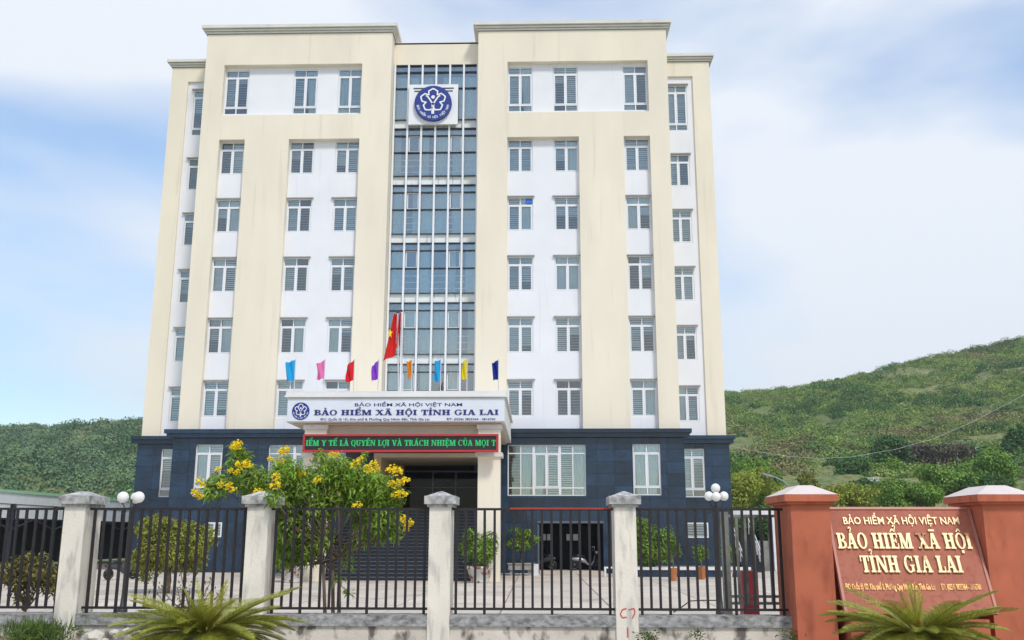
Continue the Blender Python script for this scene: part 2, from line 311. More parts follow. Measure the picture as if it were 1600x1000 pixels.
def glyph(ch):
    o = SE
    if ch == ' ': return [], .38
    if ch == 'I': return stem(o), S+2*o+.06
    if ch == 'H': return stem(o)+stem(o+.5)+[rc(o+S, o+.5, .45, .56)], .5+S+2*o+.06
    if ch == 'B': return stem(o)+ring(o+S+.08, .755, .3, .245, .19, .1, -90, 90, 10)+ring(o+S+.1, .265, .34, .265, .2, .1, -90, 90, 10)+[rc(o+S, o+S+.1, .9, 1), rc(o+S, o+S+.1, .46, .56), rc(o+S, o+S+.11, 0, .1)], .78
    if ch == 'R': return stem(o)+ring(o+S+.08, .74, .3, .26, .19, .1, -90, 90, 10)+[rc(o+S, o+S+.1, .9, 1), rc(o+S, o+S+.1, .48, .57), dg(o+S+.05, .5, o+S+.26, 0, .2), rc(o+S+.2, o+S+.56, 0, SH)], .9
    if ch == 'P': return stem(o)+ring(o+S+.08, .72, .3, .28, .19, .1, -90, 90, 10)+[rc(o+S, o+S+.1, .9, 1), rc(o+S, o+S+.1, .44, .54)], .72
    if ch == 'O': return ring(.42, .5, .42, .52, .2, .09, 0, 360, 28), .88
    if ch == 'Q': return ring(.42, .5, .42, .52, .2, .09, 0, 360, 28)+[dg(.45, .16, .62, -.2, .2)], .88
    if ch == 'C': return ring(.42, .5, .42, .52, .2, .09, 48, 312, 22)+[rc(.66, .75, .66, .98)], .82
    if ch == 'G': return ring(.42, .5, .42, .52, .2, .09, 48, 315, 22)+[rc(.66, .75, .68, .98), rc(.58, .78, .06, .44), rc(.48, .86, .38, .46)], .92
    if ch == 'D': return stem(o)+ring(o+S+.06, .5, .42, .5, .2, .1, -90, 90, 12)+[rc(o+S, o+S+.08, .9, 1), rc(o+S, o+S+.08, 0, .1)], .82
    if ch == 'E': return stem(o)+[rc(o+S, .68, .9, 1), rc(o+S, .7, 0, .1), rc(o+S, .54, .46, .55), rc(.6, .69, .7, .92), rc(.62, .71, .08, .32), rc(.47, .55, .36, .65)], .78
    if ch == 'L': return stem(o)+[rc(o+S, .66, 0, .1), rc(.58, .67, .08, .36)], .72
    if ch == 'T': return [rc(.28, .28+S, 0, 1), sfx(.28, .28+S, 0), rc(.02, .76, .9, 1), rc(.01, .1, .66, 1), rc(.68, .77, .66, 1)], .8
    if ch == 'A': return [dg(.09, 0, .34, 1, T), dg(.6, 0, .32, 1, S), rc(.2, .62, .28, .37), rc(-.02, .3, 0, SH), rc(.5, .9, 0, SH)], .92
    if ch == 'V': return [dg(.36, 0, .08, 1, S), dg(.44, 0, .7, 1, T), rc(-.02, .38, 1-SH, 1), rc(.58, .9, 1-SH, 1)], .9
    if ch == 'Y': return [rc(.33, .33+S, 0, .5), sfx(.33, .33+S, 0), dg(.33, .45, .06, 1, S), dg(.44, .45, .7, 1, T), rc(-.02, .36, 1-SH, 1), rc(.58, .9, 1-SH, 1)], .88
    if ch == 'X': return [dg(.6, 0, .08, 1, S+.02), dg(.08, 0, .64, 1, T), rc(-.02, .3, 0, SH), rc(.5, .9, 0, SH), rc(-.02, .38, 1-SH, 1), rc(.54, .86, 1-SH, 1)], .92
    if ch == 'N': return stem(o, T)[:2]+[dg(.66, 0, .06, 1, S), rc(.72, .72+T, 0, 1), rc(-.02, .2, 1-SH, 1), rc(.62, .94, 1-SH, 1)], .98
    if ch == 'M': return stem(o, T)[:2]+[dg(.42, 0, .06, 1, S), dg(.44, 0, .74, 1, T), rc(.78, .78+S, 0, 1), sfx(.78, .78+S, 0), rc(-.02, .22, 1-SH, 1), rc(.74, 1.07, 1-SH, 1)], 1.14
    if ch == 'U': return [rc(o, o+S, .3, 1), sfx(o, o+S, 1-SH), rc(.64, .64+T, .3, 1), sfx(.64, .64+T, 1-SH)]+ring(.415, .32, .335, .34, .18, .1, 180, 360, 14), .88
    return [rc(.1, .4, 0, 1)], .5
def marks(ms, adv):
    out = []; c = adv/2-.02; y = 1.08
    for k in ms:
        if k == '\u0302': out += [dg(c-.24, y, c-.06, y+.2, .13), dg(c+.12, y, c-.06, y+.2, .13)]; c += .2; y += .12
        elif k == '\u0309': out += ring(c, y+.2, .13, .13, .08, .08, -60, 190, 10)+[rc(c-.02, c+.06, y-.02, y+.1)]
        elif k == '\u0303': out += [rc(c-.24, c+.26, y+.03, y+.15)]
        elif k == '\u0301': out += [dg(c-.1, y, c+.1, y+.24, .15)]
        elif k == '\u0300': out += [dg(c, y, c-.2, y+.24, .15)]
        elif k == '\u0323': out += [rc(adv/2-.12, adv/2+.08, -.28, -.1)]
        elif k == '\u031b': out += [dg(adv-.14, .84, adv-.04, 1.12, .13)]
    return out
def serif_text(mb, text, fn, u0, u1, v0, cap, d0, d1, space=.03):
    x = 0; items = []
    for ch in unicodedata.normalize('NFC', text):
        dcm = unicodedata.normalize('NFD', ch); g, a = glyph(dcm[0]); items.append((x, g+marks(sorted(dcm[1:], key=lambda q: q != '\u0302'), a))); x += a+space
    k = (u1-u0)/x; n = 0
    for ox, polys in items:
        for p in polys:
            n += 1; mb.prism([(u0+(ox+a)*k, v0+b*cap) for a, b in p], fn, d0, d1+(n % 7)*.0006)
def sans_text(mb, text, fn, u0, u1, v0, cap, d0, d1, bold=0.0):
    cu = bpy.data.curves.new('t', 'FONT'); cu.body = text; cu.size = 1; cu.offset = bold; cu.resolution_u = 2
    ob = bpy.data.objects.new('t', cu); C.objects.link(ob); bpy.context.view_layer.update()
    me = ob.evaluated_get(bpy.context.evaluated_depsgraph_get()).to_mesh()
    co = np.array([v.co[:] for v in me.vertices]); fs = [tuple(p.vertices) for p in me.polygons]
    C.objects.unlink(ob); bpy.data.objects.remove(ob); bpy.data.curves.remove(cu)
    if not len(co): return
    lo, hi = co[:, 0].min(), co[:, 0].max(); k = (u1-u0)/(hi-lo); b = len(mb.v); s = cap/.73
    mb.v += [tuple(fn(u0+(x-lo)*k, v0+y*s, d1)) for x, y, _ in co]; mb.f += [tuple(b+i for i in f) for f in fs]
def emblem(parent, c, R, y, thick):
    """round emblem facing -y centred at (c.x, c.z) : disc, flower outline, figure, ring of words"""
    fn = lambda u, v, d: (c[0]+u*R, y-d, c[1]+v*R)
    mb = MB(); mb.prism([(math.cos(2*math.pi*i/48), math.sin(2*math.pi*i/48)) for i in range(48)], fn, 0, thick)
    d = mb.build('emblem_disc', BLUE, parent)
    w = MB(); e = thick+.012
    def stroke(pts, wd, closed=False):
        pts = [Vector(p) for p in pts]; n = len(pts)
        for i in range(n if closed else n-1):
            a, b = pts[i], pts[(i+1) % n]; t = (b-a).normalized(); q = Vector((-t.y, t.x))*wd/2; a2 = a-t*wd*.3; b2 = b+t*wd*.3
            w.prism([a2-q, b2-q, b2+q, a2+q], fn, thick-.01, e+(i % 5)*.0008)
    pts = []; oy = .16
    for k in range(5):
        a0 = math.radians(90-72*k)
        for da, r in ((-36, .40), (-24, .60), (-8, .66), (0, .70), (8, .66), (24, .60)):
            a = a0-math.radians(da)
            pts.append((r*.98*math.cos(a), oy+r*.95*math.sin(a)))
    # start at the bottom notch so that the outline opens where the figure stands
    pts = pts[18:]+pts[:18]
    stroke(pts, .075, True)
    stroke([(0, -.58), (0, -.05)], .15); stroke([(0, -.1), (-.12, .12), (-.26, .34), (-.36, .42)], .08); stroke([(0, -.1), (.12, .12), (.26, .34), (.36, .42)], .08)
    w.prism([(.10*math.cos(i*math.pi/8), .34+.10*math.sin(i*math.pi/8)) for i in range(16)], fn, thick-.01, e+.004)
    word = 'BẢO HIỂM XÃ HỘI VIỆT NAM'; n = len(word)
    for i, ch in enumerate(word):
        if ch == ' ': continue
        a = math.radians(192+156*i/(n-1)); ca, sa = math.cos(a), math.sin(a)
        def f2(u, v, d, ca=ca, sa=sa): return fn(.87*ca+u*(-sa)-v*ca, .87*sa+u*ca-v*sa, d)
        sans_text(w, ch, f2, -.05 if ch not in 'I' else -.018, .05 if ch not in 'I' else .018, -.01, .13, 0, e, .02)
    w.build('emblem_motif', WPLAST, d)
    return d

# ------------------------------------------------------------------ ground
YARD = -0.33
MB().box(-900, 900, -300, 1200, -1.4, -0.6).build('ground', HILL, kind='structure')
sw = MB().box(-60, 60, -30, 14.45, -0.58, 0.0).build('sidewalk', PAVE, kind='structure')
court = MB().box(-34, 24, 14.75, 75, -0.59, YARD-0.03).build('courtyard', mat('joint_dirt', (.17, .14, .11), .95), kind='structure')
sl = MB().frust(-1.488, 1.488, -1.488, 1.488, -.03, .03, .008).mesh('slab', CONC)
for i in range(19):
    for j in range(14):
        x, y = -32.5+3*i, 16.4+3*j
        place('slab', sl, (x, y, YARD-0.03+random.uniform(-.003, .003)), court)

# ------------------------------------------------------------------ the office building
CX = -6.08
B = thing('office_building', 'tall cream and white office block with dark granite ground floor and central glass strip', 'building', (CX, 53, YARD))
ZT = 31.35
rows = [24.43-3.589*k for k in range(5)]       # tops of the window rows below the top floor
WW = 1.453
# --- window templates (x centred, z from 0 up, y = 0 at the front of the frame)
PANE = MB().box(-.5,.5,-.5,.5,-.5,.5).mesh('pane', GLASS)
def bars_frame(mb, w, h, vs, hs, t=.055, d=.07):
    mb.box(-w/2, -w/2+t, 0, d, 0, h); mb.box(w/2-t, w/2, 0, d, 0, h); mb.box(-w/2+t, w/2-t, 0, d, 0, t); mb.box(-w/2+t, w/2-t, 0, d, h-t, h)
    for x in vs: mb.box(x-t*.55, x+t*.55, .002, d-.002, t, h-t)
    for z in hs: mb.box(-w/2+t, w/2-t, -.002, d+.002, z-t*.6, z+t*.6)
_wcache = {}
def window(parent, xc, y, ztop, w, h, kind, hood=True, blind=None, units=1):
    """kind 'A': transom + two casements; 'B': transom, casements, lower lights"""
    key = (round(w, 2), round(h, 2), kind, units)
    tz = h-.47; bz = .42 if kind == 'B' else 0.0
    if key not in _wcache:
        mb = MB()
        uw = w/units; vs = [-w/2+uw*(i+.5) for i in range(units)]
        bars_frame(mb, w, h, vs, [tz]+([bz] if bz else []))
        for i in range(1, units): x = -w/2+uw*i; mb.box(x-.07, x+.07, -.004, .074, .055, h-.055)
        for i in range(units):                   # sash frames of the casements
            if units == 3 and i != 1: continue
            for s in (-1, 1):
                a = vs[i]+(-uw/2+.06 if s < 0 else .03); b = vs[i]+(-.03 if s < 0 else uw/2-.06); z0 = bz+.04 if bz else .06; z1 = tz-.04
                for q in (rc(a, a+.055, z0, z1), rc(b-.055, b, z0, z1), rc(a+.055, b-.055, z0, z0+.055), rc(a+.055, b-.055, z1-.055, z1)):
                    mb.box(q[0][0], q[1][0], -.012, .03, q[0][1], q[2][1])
        _wcache[key] = mb.mesh('window', FRAME)
    wo = place('window', _wcache[key], (xc, y, ztop-h), parent)
    uw = w/units
    for i in range(units):
        for s in (-1, 1):
            px = xc-w/2+uw*(i+.5)+s*uw/4
            zz = [(tz+.02, h-.05)]+([(bz+.03, tz-.03), (.05, bz-.03)] if bz else [(.05, tz-.03)])
            for z0, z1 in zz:
                place('pane', PANE, (px, y+.04, ztop-h+(z0+z1)/2), wo, scale=(uw/2-.05, .008, z1-z0))
            r = random.random() if blind is None else blind
            mbB = MB(); x0, x1 = px-uw/4+.03, px+uw/4-.03; zb, zt = ztop-h+.04, ztop-.05; yb = y+.13
            if r < .60:                            # zebra roller blind: opaque bands in front of a sheer
                drop = 0.0 if random.random() < .62 else random.uniform(.15, .7)*(zt-zb)
                z = zt; off = random.choice((.115, .12, .13)); fill = random.choice((.5, .58, .66, .74, .84))
                while z-off > zb+drop: mbB.box(x0, x1, yb, yb+.012, z-off*fill, z); z -= off
                mbB.build('blind', BLIND, wo)
                sh = MB().box(x0, x1, yb+.03, yb+.034, zb+drop, zt)
                if random.random() < .45: sh.build('blind_backing', BLIND2, wo)
            elif r < .85:                          # drawn curtain, gathered to one side
                k = 14; g = random.choice((1, 1, .7)); side = random.choice((-1, 1)); pts = []
                for q in range(k+1):
                    f = q/k; pts.append((f, .03*math.sin(q*2.4)))
                for q in range(k):
                    f0, f1 = pts[q][0], pts[q+1][0]; X = lambda f, zf: (x0+(x1-x0)*f*(1-(1-g)*zf)) if side < 0 else (x1-(x1-x0)*f*(1-(1-g)*zf))
                    mbB.quad((X(f0, 0), yb+pts[q][1], zt), (X(f1, 0), yb+pts[q+1][1], zt), (X(f1, 1), yb+pts[q+1][1], zb), (X(f0, 1), yb+pts[q][1], zb))
                mbB.build('curtain', CURTAIN, wo)
            # security grille behind every casement
            gb = MB(); z = ztop-h+bz+.12
            while z < ztop-.5: gb.box(x0, x1, y+.075, y+.085, z-.007, z+.007); z += .16
            gb.build('grille', FRAME, wo)
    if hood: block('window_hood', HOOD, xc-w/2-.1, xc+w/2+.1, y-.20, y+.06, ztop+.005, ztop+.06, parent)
    return wo
def winhole(xc, ztop, w, h): return (xc-w/2-.006, xc+w/2+.006, ztop-h-.006, ztop+.003)

YW, YB = 53.38, 52.85
for sgn in (1, -1):
    fx = lambda dx: CX+sgn*dx
    def span(a, b): return (min(fx(a), fx(b)), max(fx(a), fx(b)))
    X0, X1 = span(2.6, 13.85)
    rec = [(*span(4.36, 12.70), 26.0, 29.26), (*span(4.36, 8.55), 7.2, 24.45), (*span(11.17, 12.70), 7.2, 24.45)]
    mb = MB(); wall_holes(mb, X0, X1, 7.2, ZT, 53.0, rec, .36)
    for x in (X0, X1): mb.quad((x, 53, 7.2), (x, 68, 7.2), (x, 68, ZT), (x, 53, ZT))
    mb.quad((X0, 53, ZT), (X1, 53, ZT), (X1, 68, ZT), (X0, 68, ZT)); mb.quad((X0, 68, 7.2), (X1, 68, 7.2), (X1, 68, ZT), (X0, 68, ZT))
    mb.build('wall', CREAM, B)
    wins = [(fx(d), 29.08, 2.874, 'B') for d in (5.106, 7.81, 11.96)]+[(fx(d), z, 2.05, 'A') for d in (5.106, 7.81, 11.96) for z in rows]
    mb = MB(); a, b = span(4.25, 12.82)
    wall_holes(mb, a, b, 7.2, 29.5, 53.36, [winhole(x, z, WW, h) for x, z, h, k in wins], .2)
    mb.build('recessed_wall', WHITE, B)
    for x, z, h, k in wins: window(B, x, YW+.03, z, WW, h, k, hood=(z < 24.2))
    # rooms behind: floors and back wall
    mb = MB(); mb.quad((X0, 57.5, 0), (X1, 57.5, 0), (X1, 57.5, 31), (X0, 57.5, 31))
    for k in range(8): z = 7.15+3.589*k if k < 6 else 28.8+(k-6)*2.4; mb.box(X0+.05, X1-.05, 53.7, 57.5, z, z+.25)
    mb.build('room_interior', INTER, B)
    # cornice of the block
    for k, (p, z0, z1) in enumerate(((.08, 31.30, 31.40), (.17, 31.43, 31.54), (.30, 31.57, 31.76))):
        MB().box(X0-p, X1+p, 53-p, 68+p, z0, z1).build('cornice', TRIM, B)
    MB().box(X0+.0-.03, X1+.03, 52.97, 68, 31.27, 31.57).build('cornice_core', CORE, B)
    # wing
    A0, A1 = span(13.85, 16.75); P0, P1 = span(15.7, 16.75); F0, F1 = span(13.75, 15.7)
    mb = MB(); mb.box(P0, P1, 55.2, 68, 7.0, 30.4); mb.box(*span(13.75, 15.7), 55.2, 68, 29.3, 30.4); mb.build('wing_wall', CREAM, B)
    wz = [(28.75, 3.0, 'B')]+[(24.2-3.55*k, 2.05, 'A') for k in range(5)]
    mb = MB(); wall_holes(mb, F0, F1, 7.0, 29.3, 55.34, [winhole(fx(14.64), z, 1.36, h) for z, h, k in wz], .2); mb.build('wing_recessed_wall', WHITE, B)
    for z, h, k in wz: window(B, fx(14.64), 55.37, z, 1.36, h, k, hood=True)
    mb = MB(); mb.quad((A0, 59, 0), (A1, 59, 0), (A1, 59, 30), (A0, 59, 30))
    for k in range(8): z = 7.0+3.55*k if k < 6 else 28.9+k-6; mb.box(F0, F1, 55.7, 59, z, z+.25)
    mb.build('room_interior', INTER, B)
    for p, z0, z1 in ((.08, 30.28, 30.37), (.16, 30.40, 30.5), (.28, 30.53, 30.70)):
        a, b = span(13.9, 16.75+p); MB().box(a, b, 55.2-p, 68+p, z0, z1).build('cornice', TRIM, B)
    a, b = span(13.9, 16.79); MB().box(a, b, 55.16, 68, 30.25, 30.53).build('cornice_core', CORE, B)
    # ---- granite base
    gw = [(fx(11.96), 6.48, 1.50, 2.74, 1)]+[(fx(6.55), 6.45, 4.24, 2.74, 3)]
    holes = [winhole(x, z, w, h) for x, z, w, h, u in gw]
    G0, G1 = span(2.6, 14.0)
    if sgn > 0: holes.append((0.02, 3.45, YARD-.1, 2.25))
    else: holes.append((-17.9, -17.05, 1.5, 2.3))
    mb = MB(); wall_holes(mb, G0, G1, YARD-.2, 7.2, YB+.03, holes, .5)
    for x in (G0, G1): mb.quad((x, YB+.03, YARD-.2), (x, 58, YARD-.2), (x, 58, 7.2), (x, YB+.03, 7.2))
    base = mb.build('granite_base', GRANITE_B, B)
    for x, z, w, h, u in gw: window(B, x, YB+.10, z, w, h, 'B', hood=False, units=u)
    def panels(x0, x1, z0, z1, y, hl, par, pw=.95, ph=.63):
        nx = max(1, round((x1-x0)/pw)); nz_ = max(1, round((z1-z0)/ph))
        for i in range(nx):
            for j in range(nz_):
                rs = [(x0+(x1-x0)*i/nx+.006, x0+(x1-x0)*(i+1)/nx-.006, z0+(z1-z0)*j/nz_+.006, z0+(z1-z0)*(j+1)/nz_-.006)]
                for h in hl: rs = rect_sub(rs, h)
                for q in rs:
                    if q[1]-q[0] > .03 and q[3]-q[2] > .03: block('granite_panel', GRANITE, q[0], q[1], y-.004*random.random(), y+.03, q[2], q[3], par)
    panels(G0, G1, YARD, 6.84, YB, holes, base)
    a, b = span(2.55, 14.38)
    mb = MB(); mb.box(a, b, 52.42, 53.3, 7.06, 7.28); mb.box(a+.1, b-.1, 52.56, 53.3, 6.84, 7.058); mb.build('base_cornice', GRANITE, B)
    H0, H1 = span(13.9, 16.85); wh = [winhole(fx(14.74), 6.42, 1.40, 2.7)]+([(7.98, 9.42, 1.5, 2.34)] if sgn > 0 else [])
    mb = MB(); wall_holes(mb, H0, H1, YARD-.2, 7.0, 55.03, wh, .4); mb.box(*span(16.8, 16.84), 55.04, 68, YARD-.2, 7.0); wbase = mb.build('granite_base', GRANITE_B, B)
    panels(H0, H1, YARD, 6.7, 55.0, wh, wbase); window(B, fx(14.74), 55.08, 6.42, 1.40, 2.7, 'B', hood=False)
    a, b = span(14.0, 17.15)
    mb = MB(); mb.box(a, b, 54.62, 68.3, 6.93, 7.13); mb.box(a+.02, b-.1, 54.76, 68.2, 6.7, 6.928); mb.build('base_cornice', GRANITE, B)
block('window_notice', mat('notice_blue', (.03, .16, .62), .6), at(821, 311, YW).x, at(832, 311, YW).x, YW-.005, YW+.02, at(821, 318, YW).z, at(821, 311, YW).z, B)
# basement windows
def small_window(x0, x1, z0, z1, y):
    mb = MB(); w, h = x1-x0, z1-z0; bars_frame(mb, w, h, [0], [], .07, .06); o = mb.build('basement_window', FRAME, None); bpy.data.objects.remove(o)
    mb = MB(); bars_frame(mb, w, h, [0], [], .07, .06); mb.v = [(a+(x0+x1)/2, b+y, c+z0) for a, b, c in mb.v]; o = mb.build('basement_window', FRAME, B)
    for s in (-1, 1): place('pane', PANE, ((x0+x1)/2+s*w/4, y+.04, (z0+z1)/2), o, scale=(w/2-.1, .008, h-.1))
    bl = MB()
    for k in range(5): bl.box(x0+.06, x1-.06, y+.12, y+.13, z0+.08+k*.14, z0+.16+k*.14)
    bl.build('blind', BLIND, o)
small_window(7.99, 9.41, 1.51, 2.33, 55.0); small_window(-17.89, -17.06, 1.51, 2.29, 52.84)
# garage recess with dark doors and paper notices
mb = MB(); mb.quad((0.02, 55.6, -.5), (3.45, 55.6, -.5), (3.45, 55.6, 2.25), (.02, 55.6, 2.25)); mb.quad((.02, 52.9, -.5), (.02, 55.6, -.5), (.02, 55.6, 2.25), (.02, 52.9, 2.25))
mb.quad((3.45, 52.9, -.5), (3.45, 55.6, -.5), (3.45, 55.6, 2.25), (3.45, 52.9, 2.25)); mb.quad((.02, 52.9, 2.25), (3.45, 52.9, 2.25), (3.45, 55.6, 2.25), (.02, 55.6, 2.25))
mb.build('garage_recess', GRANITE_B, B)
mb = MB(); mb.box(-.05, .05, 52.78, 52.9, YARD, 2.2); mb.box(-.05, 3.5, 52.74, 52.84, 2.26, 2.38); mb.build('garage_frame', mat('garage_frame_metal', (.10, .11, .14), .5), B)
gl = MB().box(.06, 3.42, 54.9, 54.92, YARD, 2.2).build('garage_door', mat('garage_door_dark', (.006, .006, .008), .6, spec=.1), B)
for x in (.14, .48, 1.55, 1.92): block('notice', PAPER, x, x+.27, 54.88, 54.888, 1.36, 1.70, gl)
MB().box(0.05, 3.42, 52.6, 55.6, YARD-.2, YARD+.12).build('garage_floor', CONC, B)

# --- central glass strip
cw = MB()
CWL, CWR, CWB, CWT = CX-2.6, CX+2.6, 7.2, 29.62
cw.box(CWL-.05, CWR+.05, 54.0, 54.3, CWT, 31.12); cw.box(CWL, CWR, 54.0, 68, 31.0, 31.1)
cw.build('parapet', CREAM, B)
cwt = place('curtain_wall', MB().box(-2.6, 2.6, 0, .03, -.06, .0).mesh('curtain_wall', METAL), (CX, 54.1, CWT), B)
bw = (CWR-CWL-.16)/6; fins = [CWL+.08+bw*i for i in range(7)]
zf = [26.05-3.589*k for k in range(6)]        # top of each spandrel
PCW = MB().box(-.5,.5,-.5,.5,-.5,.5).mesh('pane', GLASS_CW)
bands = []
for k, zs in enumerate([29.62+.57]+zf):
    top = zs-.57; nxt = zf[k] if k < len(zf) else CWB
    if k > 0: bands.append(('spandrel', top, zs))
    segs = [(top-.45, top), (top-1.52, top-.45), (nxt, top-1.52)]
    for z0, z1 in segs:
        if z1 > CWB: bands.append(('pane', max(z0, CWB), z1))
SPAN = mat('spandrel_panel', (.80, .83, .82), .45, .06, 1.0, dark=(.28, .28, .27), dark_pos=(.6, .8), dscale=2.5, dstretch=(2, 2, .3))
for kind, z0, z1 in bands:
    for i in range(6):
        x = (fins[i]+fins[i+1])/2
        if kind == 'spandrel': place('spandrel', unit(SPAN), (x, 54.15, (z0+z1)/2), cwt, scale=(bw-.1, .03, z1-z0-.04))
        else: place('pane', PCW, (x, 54.13, (z0+z1)/2), cwt, scale=(bw-.1, .012, z1-z0-.04))
    block('transom', METAL, CWL-.12, CWR+.12, 53.98, 54.16, z1-.02, z1+.02, cwt)
for x in fins: block('fin', FRAME, x-.055, x+.055, 53.95, 54.12, CWB, CWT, cwt)
for k in range(6):                              # white opening lights in two of the bays
    for i in (1, 4):
        if k == 0: continue
        z1 = zf[k-1]-.57-.47; z0 = z1-1.02; a, b = fins[i]+.09, fins[i+1]-.09; mb = MB()
        for q in (rc(a, a+.05, z0, z1), rc(b-.05, b, z0, z1), rc(a+.05, b-.05, z0, z0+.05), rc(a+.05, b-.05, z1-.05, z1)): mb.box(q[0][0], q[1][0], 54.08, 54.125, q[0][1], q[2][1])
        mb.build('opening_light', FRAME, cwt)
for k in range(6):                              # guard rails and curtains behind the glass
    zb = zf[k]; mb = MB()
    for q in range(3): mb.box(CWL, CWR, 54.22, 54.25, zb+.3+.38*q, zb+.35+.38*q)
    mb.build('guard_rail', SPAN, cwt)
    for i in range(6):
        if random.random() < (.85 if k != 4 else .3):
            wd = random.choice((1, 1, .55, .8)); a = fins[i]+.06; b = a+(bw-.12)*wd; mb = MB(); n = 16; zt = zb+2.95
            if random.random() < .5 and wd < 1: b = fins[i+1]-.06; a = b-(bw-.12)*wd
            for q in range(n):
                mb.quad((a+(b-a)*q/n, 54.4+.04*math.sin(q*2.1), zb), (a+(b-a)*(q+1)/n, 54.4+.04*math.sin((q+1)*2.1), zb), (a+(b-a)*(q+1)/n, 54.4+.04*math.sin((q+1)*2.1), zt), (a+(b-a)*q/n, 54.4+.04*math.sin(q*2.1), zt))
            mb.build('curtain', CURTAIN, cwt)
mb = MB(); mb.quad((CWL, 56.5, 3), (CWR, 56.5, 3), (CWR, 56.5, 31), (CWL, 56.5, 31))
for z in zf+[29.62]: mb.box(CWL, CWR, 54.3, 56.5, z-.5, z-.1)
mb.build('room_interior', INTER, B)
# emblem board
pe = MB().box(-7.68, -4.72, 53.72, 53.9, 25.62, 28.2); brd = pe.build('emblem_board', WPLAST, B)
for q, (a, b, z) in enumerate(((-7.42, -4.98, 27.94), (-7.36, -5.04, 27.76))): block('board_groove', METAL, a, b, 53.70, 53.722, z-.035, z+.035, brd)
emblem(brd, (-6.2, 26.9), 1.12, 53.72, .2)

# --- portico
K = thing('entrance_canopy', 'deep white entrance canopy on cream columns carrying blue lettering', 'canopy', (CX-.25, 47.5, YARD))
KX0, KX1 = -11.18, -1.47
MB().box(KX0, KX1, 42.66, 52.84, 6.52, 7.62).build('canopy_slab', mat('canopy_white', (.74, .73, .71), .8, .04, 1), K)
mb = MB(); mb.box(KX0-.10, KX1+.10, 42.52, 52.84, 7.625, 7.72); mb.box(KX0-.06, KX1+.06, 42.56, 52.84, 7.722, 7.9); mb.build('canopy_cornice', mat('canopy_white', ()), K)
fas = MB().box(KX0+.02, KX1-.02, 42.62, 42.655, 6.56, 7.56).build('fascia', FASCIA, K)
MB().box(KX0+.25, KX1-.25, 43.0, 52.8, 6.44, 6.515).build('soffit', SOFFIT, K)
mb = MB(); mb.box(-10.3, -1.9, 43.25, 43.75, 5.95, 6.44); mb.build('beam', SOFFIT, K)
fc = lambda u, v, d: (u, 42.62-d, v)
def ux(x, y=645): return at(x, y, 42.62).x
mb = MB(); sans_text(mb, 'BẢO HIỂM XÃ HỘI VIỆT NAM', fc, ux(554), ux(722), at(600, 634.8, 42.62).z, .14, 0, .012, .012); mb.build('small_lettering', NAVY, fas, kind='stuff')
mb = MB(); serif_text(mb, 'BẢO HIỂM XÃ HỘI TỈNH GIA LAI', fc, ux(491), ux(780), at(600, 648.6, 42.62).z, .235, 0, .02); mb.build('main_lettering', NAVY, fas)
mb = MB(); sans_text(mb, 'ĐC: Quốc lộ 1D, Khu phố 8, Phường Quy Nhơn Bắc, Tỉnh Gia Lai', fc, ux(501), ux(671), at(600, 656.8, 42.62).z, .10, 0, .012, .018); mb.build('address_lettering', NAVY, fas, kind='stuff'); mb = MB(); sans_text(mb, 'ĐT: (0256) 3825364 - 3816760', fc, ux(698), ux(774), at(600, 656.8, 42.62).z, .10, 0, .012, .018); mb.build('phone_lettering', NAVY, fas, kind='stuff')
p = at(470, 642.5, 42.62); emblem(fas, (p.x, p.z), .39, 42.62, .02)
for x0, x1 in ((-2.66, -1.68), (-10.42, -9.44)):
    mb = MB(); mb.box(x0, x1, 43.0, 43.98, YARD, 6.44); c = mb.build('column', CREAM, K)
    MB().box(x0-.11, x1+.11, 42.89, 44.09, 5.02, 5.20).build('column_collar', TRIM, c); MB().box(x0-.06, x1+.06, 42.94, 44.04, 6.24, 6.435).build('column_collar', TRIM, c)
# entrance: side walls, doors, landing
OCH = mat('entrance_ochre', (.60, .46, .24), .85, .06, 1)
for q_ in ((-7.95, -7.6, 47.0, 52.28), (-7.95, -7.25, 52.285, 52.84), (-2.9, -2.55, 47, 52.84)): MB().box(*q_, 2.7, 5.3).build('entrance_wall', OCH, K)
MB().box(-7.95, -2.55, 46.9, 52.84, 5.3, 5.5).build('entrance_ceiling', SOFFIT, K)
MB().box(CX-2.7, CX+2.7, 52.95, 53.05, 5.5, 7.2).build('entrance_head', GRANITE, K)
mb = MB()
for x in (-7.24, -5.68, -4.45, -2.95): mb.box(x, x+.06, 52.4, 52.5, 2.87, 5.0)
mb.box(-7.24, -2.9, 52.39, 52.51, 4.94, 5.0); mb.box(-7.24, -2.9, 52.39, 52.51, 4.1, 4.14)
d = mb.build('door_frame', mat('door_metal', (.12, .12, .13), .4, metal=.5), K)
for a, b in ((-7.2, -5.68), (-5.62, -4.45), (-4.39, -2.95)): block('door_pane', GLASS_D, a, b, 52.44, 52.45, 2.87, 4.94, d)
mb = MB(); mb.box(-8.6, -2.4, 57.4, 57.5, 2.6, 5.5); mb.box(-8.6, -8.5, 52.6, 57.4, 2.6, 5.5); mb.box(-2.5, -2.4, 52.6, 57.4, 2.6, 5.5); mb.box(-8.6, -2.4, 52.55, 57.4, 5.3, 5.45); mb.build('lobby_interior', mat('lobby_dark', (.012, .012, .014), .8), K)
st = thing('entrance_stairs', 'wide dark granite entrance stairs rising under the canopy', 'stairs', (CX, 47, YARD))
NS = 20; rise = (2.87-YARD)/NS; run = .30; Y0 = 43.9
sm = MB().box(-3.45, 3.45, 0, .36, 0, rise).mesh('step', STEP)
nm = MB().box(-3.45, 3.45, -.012, .05, rise-.03, rise+.004).mesh('nosing', STEPN)
for k in range(NS):
    z = YARD+rise*k; y = Y0+run*k
    s_ = place('step', sm, (CX+.02, y, z), st); place('nosing', nm, (CX+.02, y, z), s_)
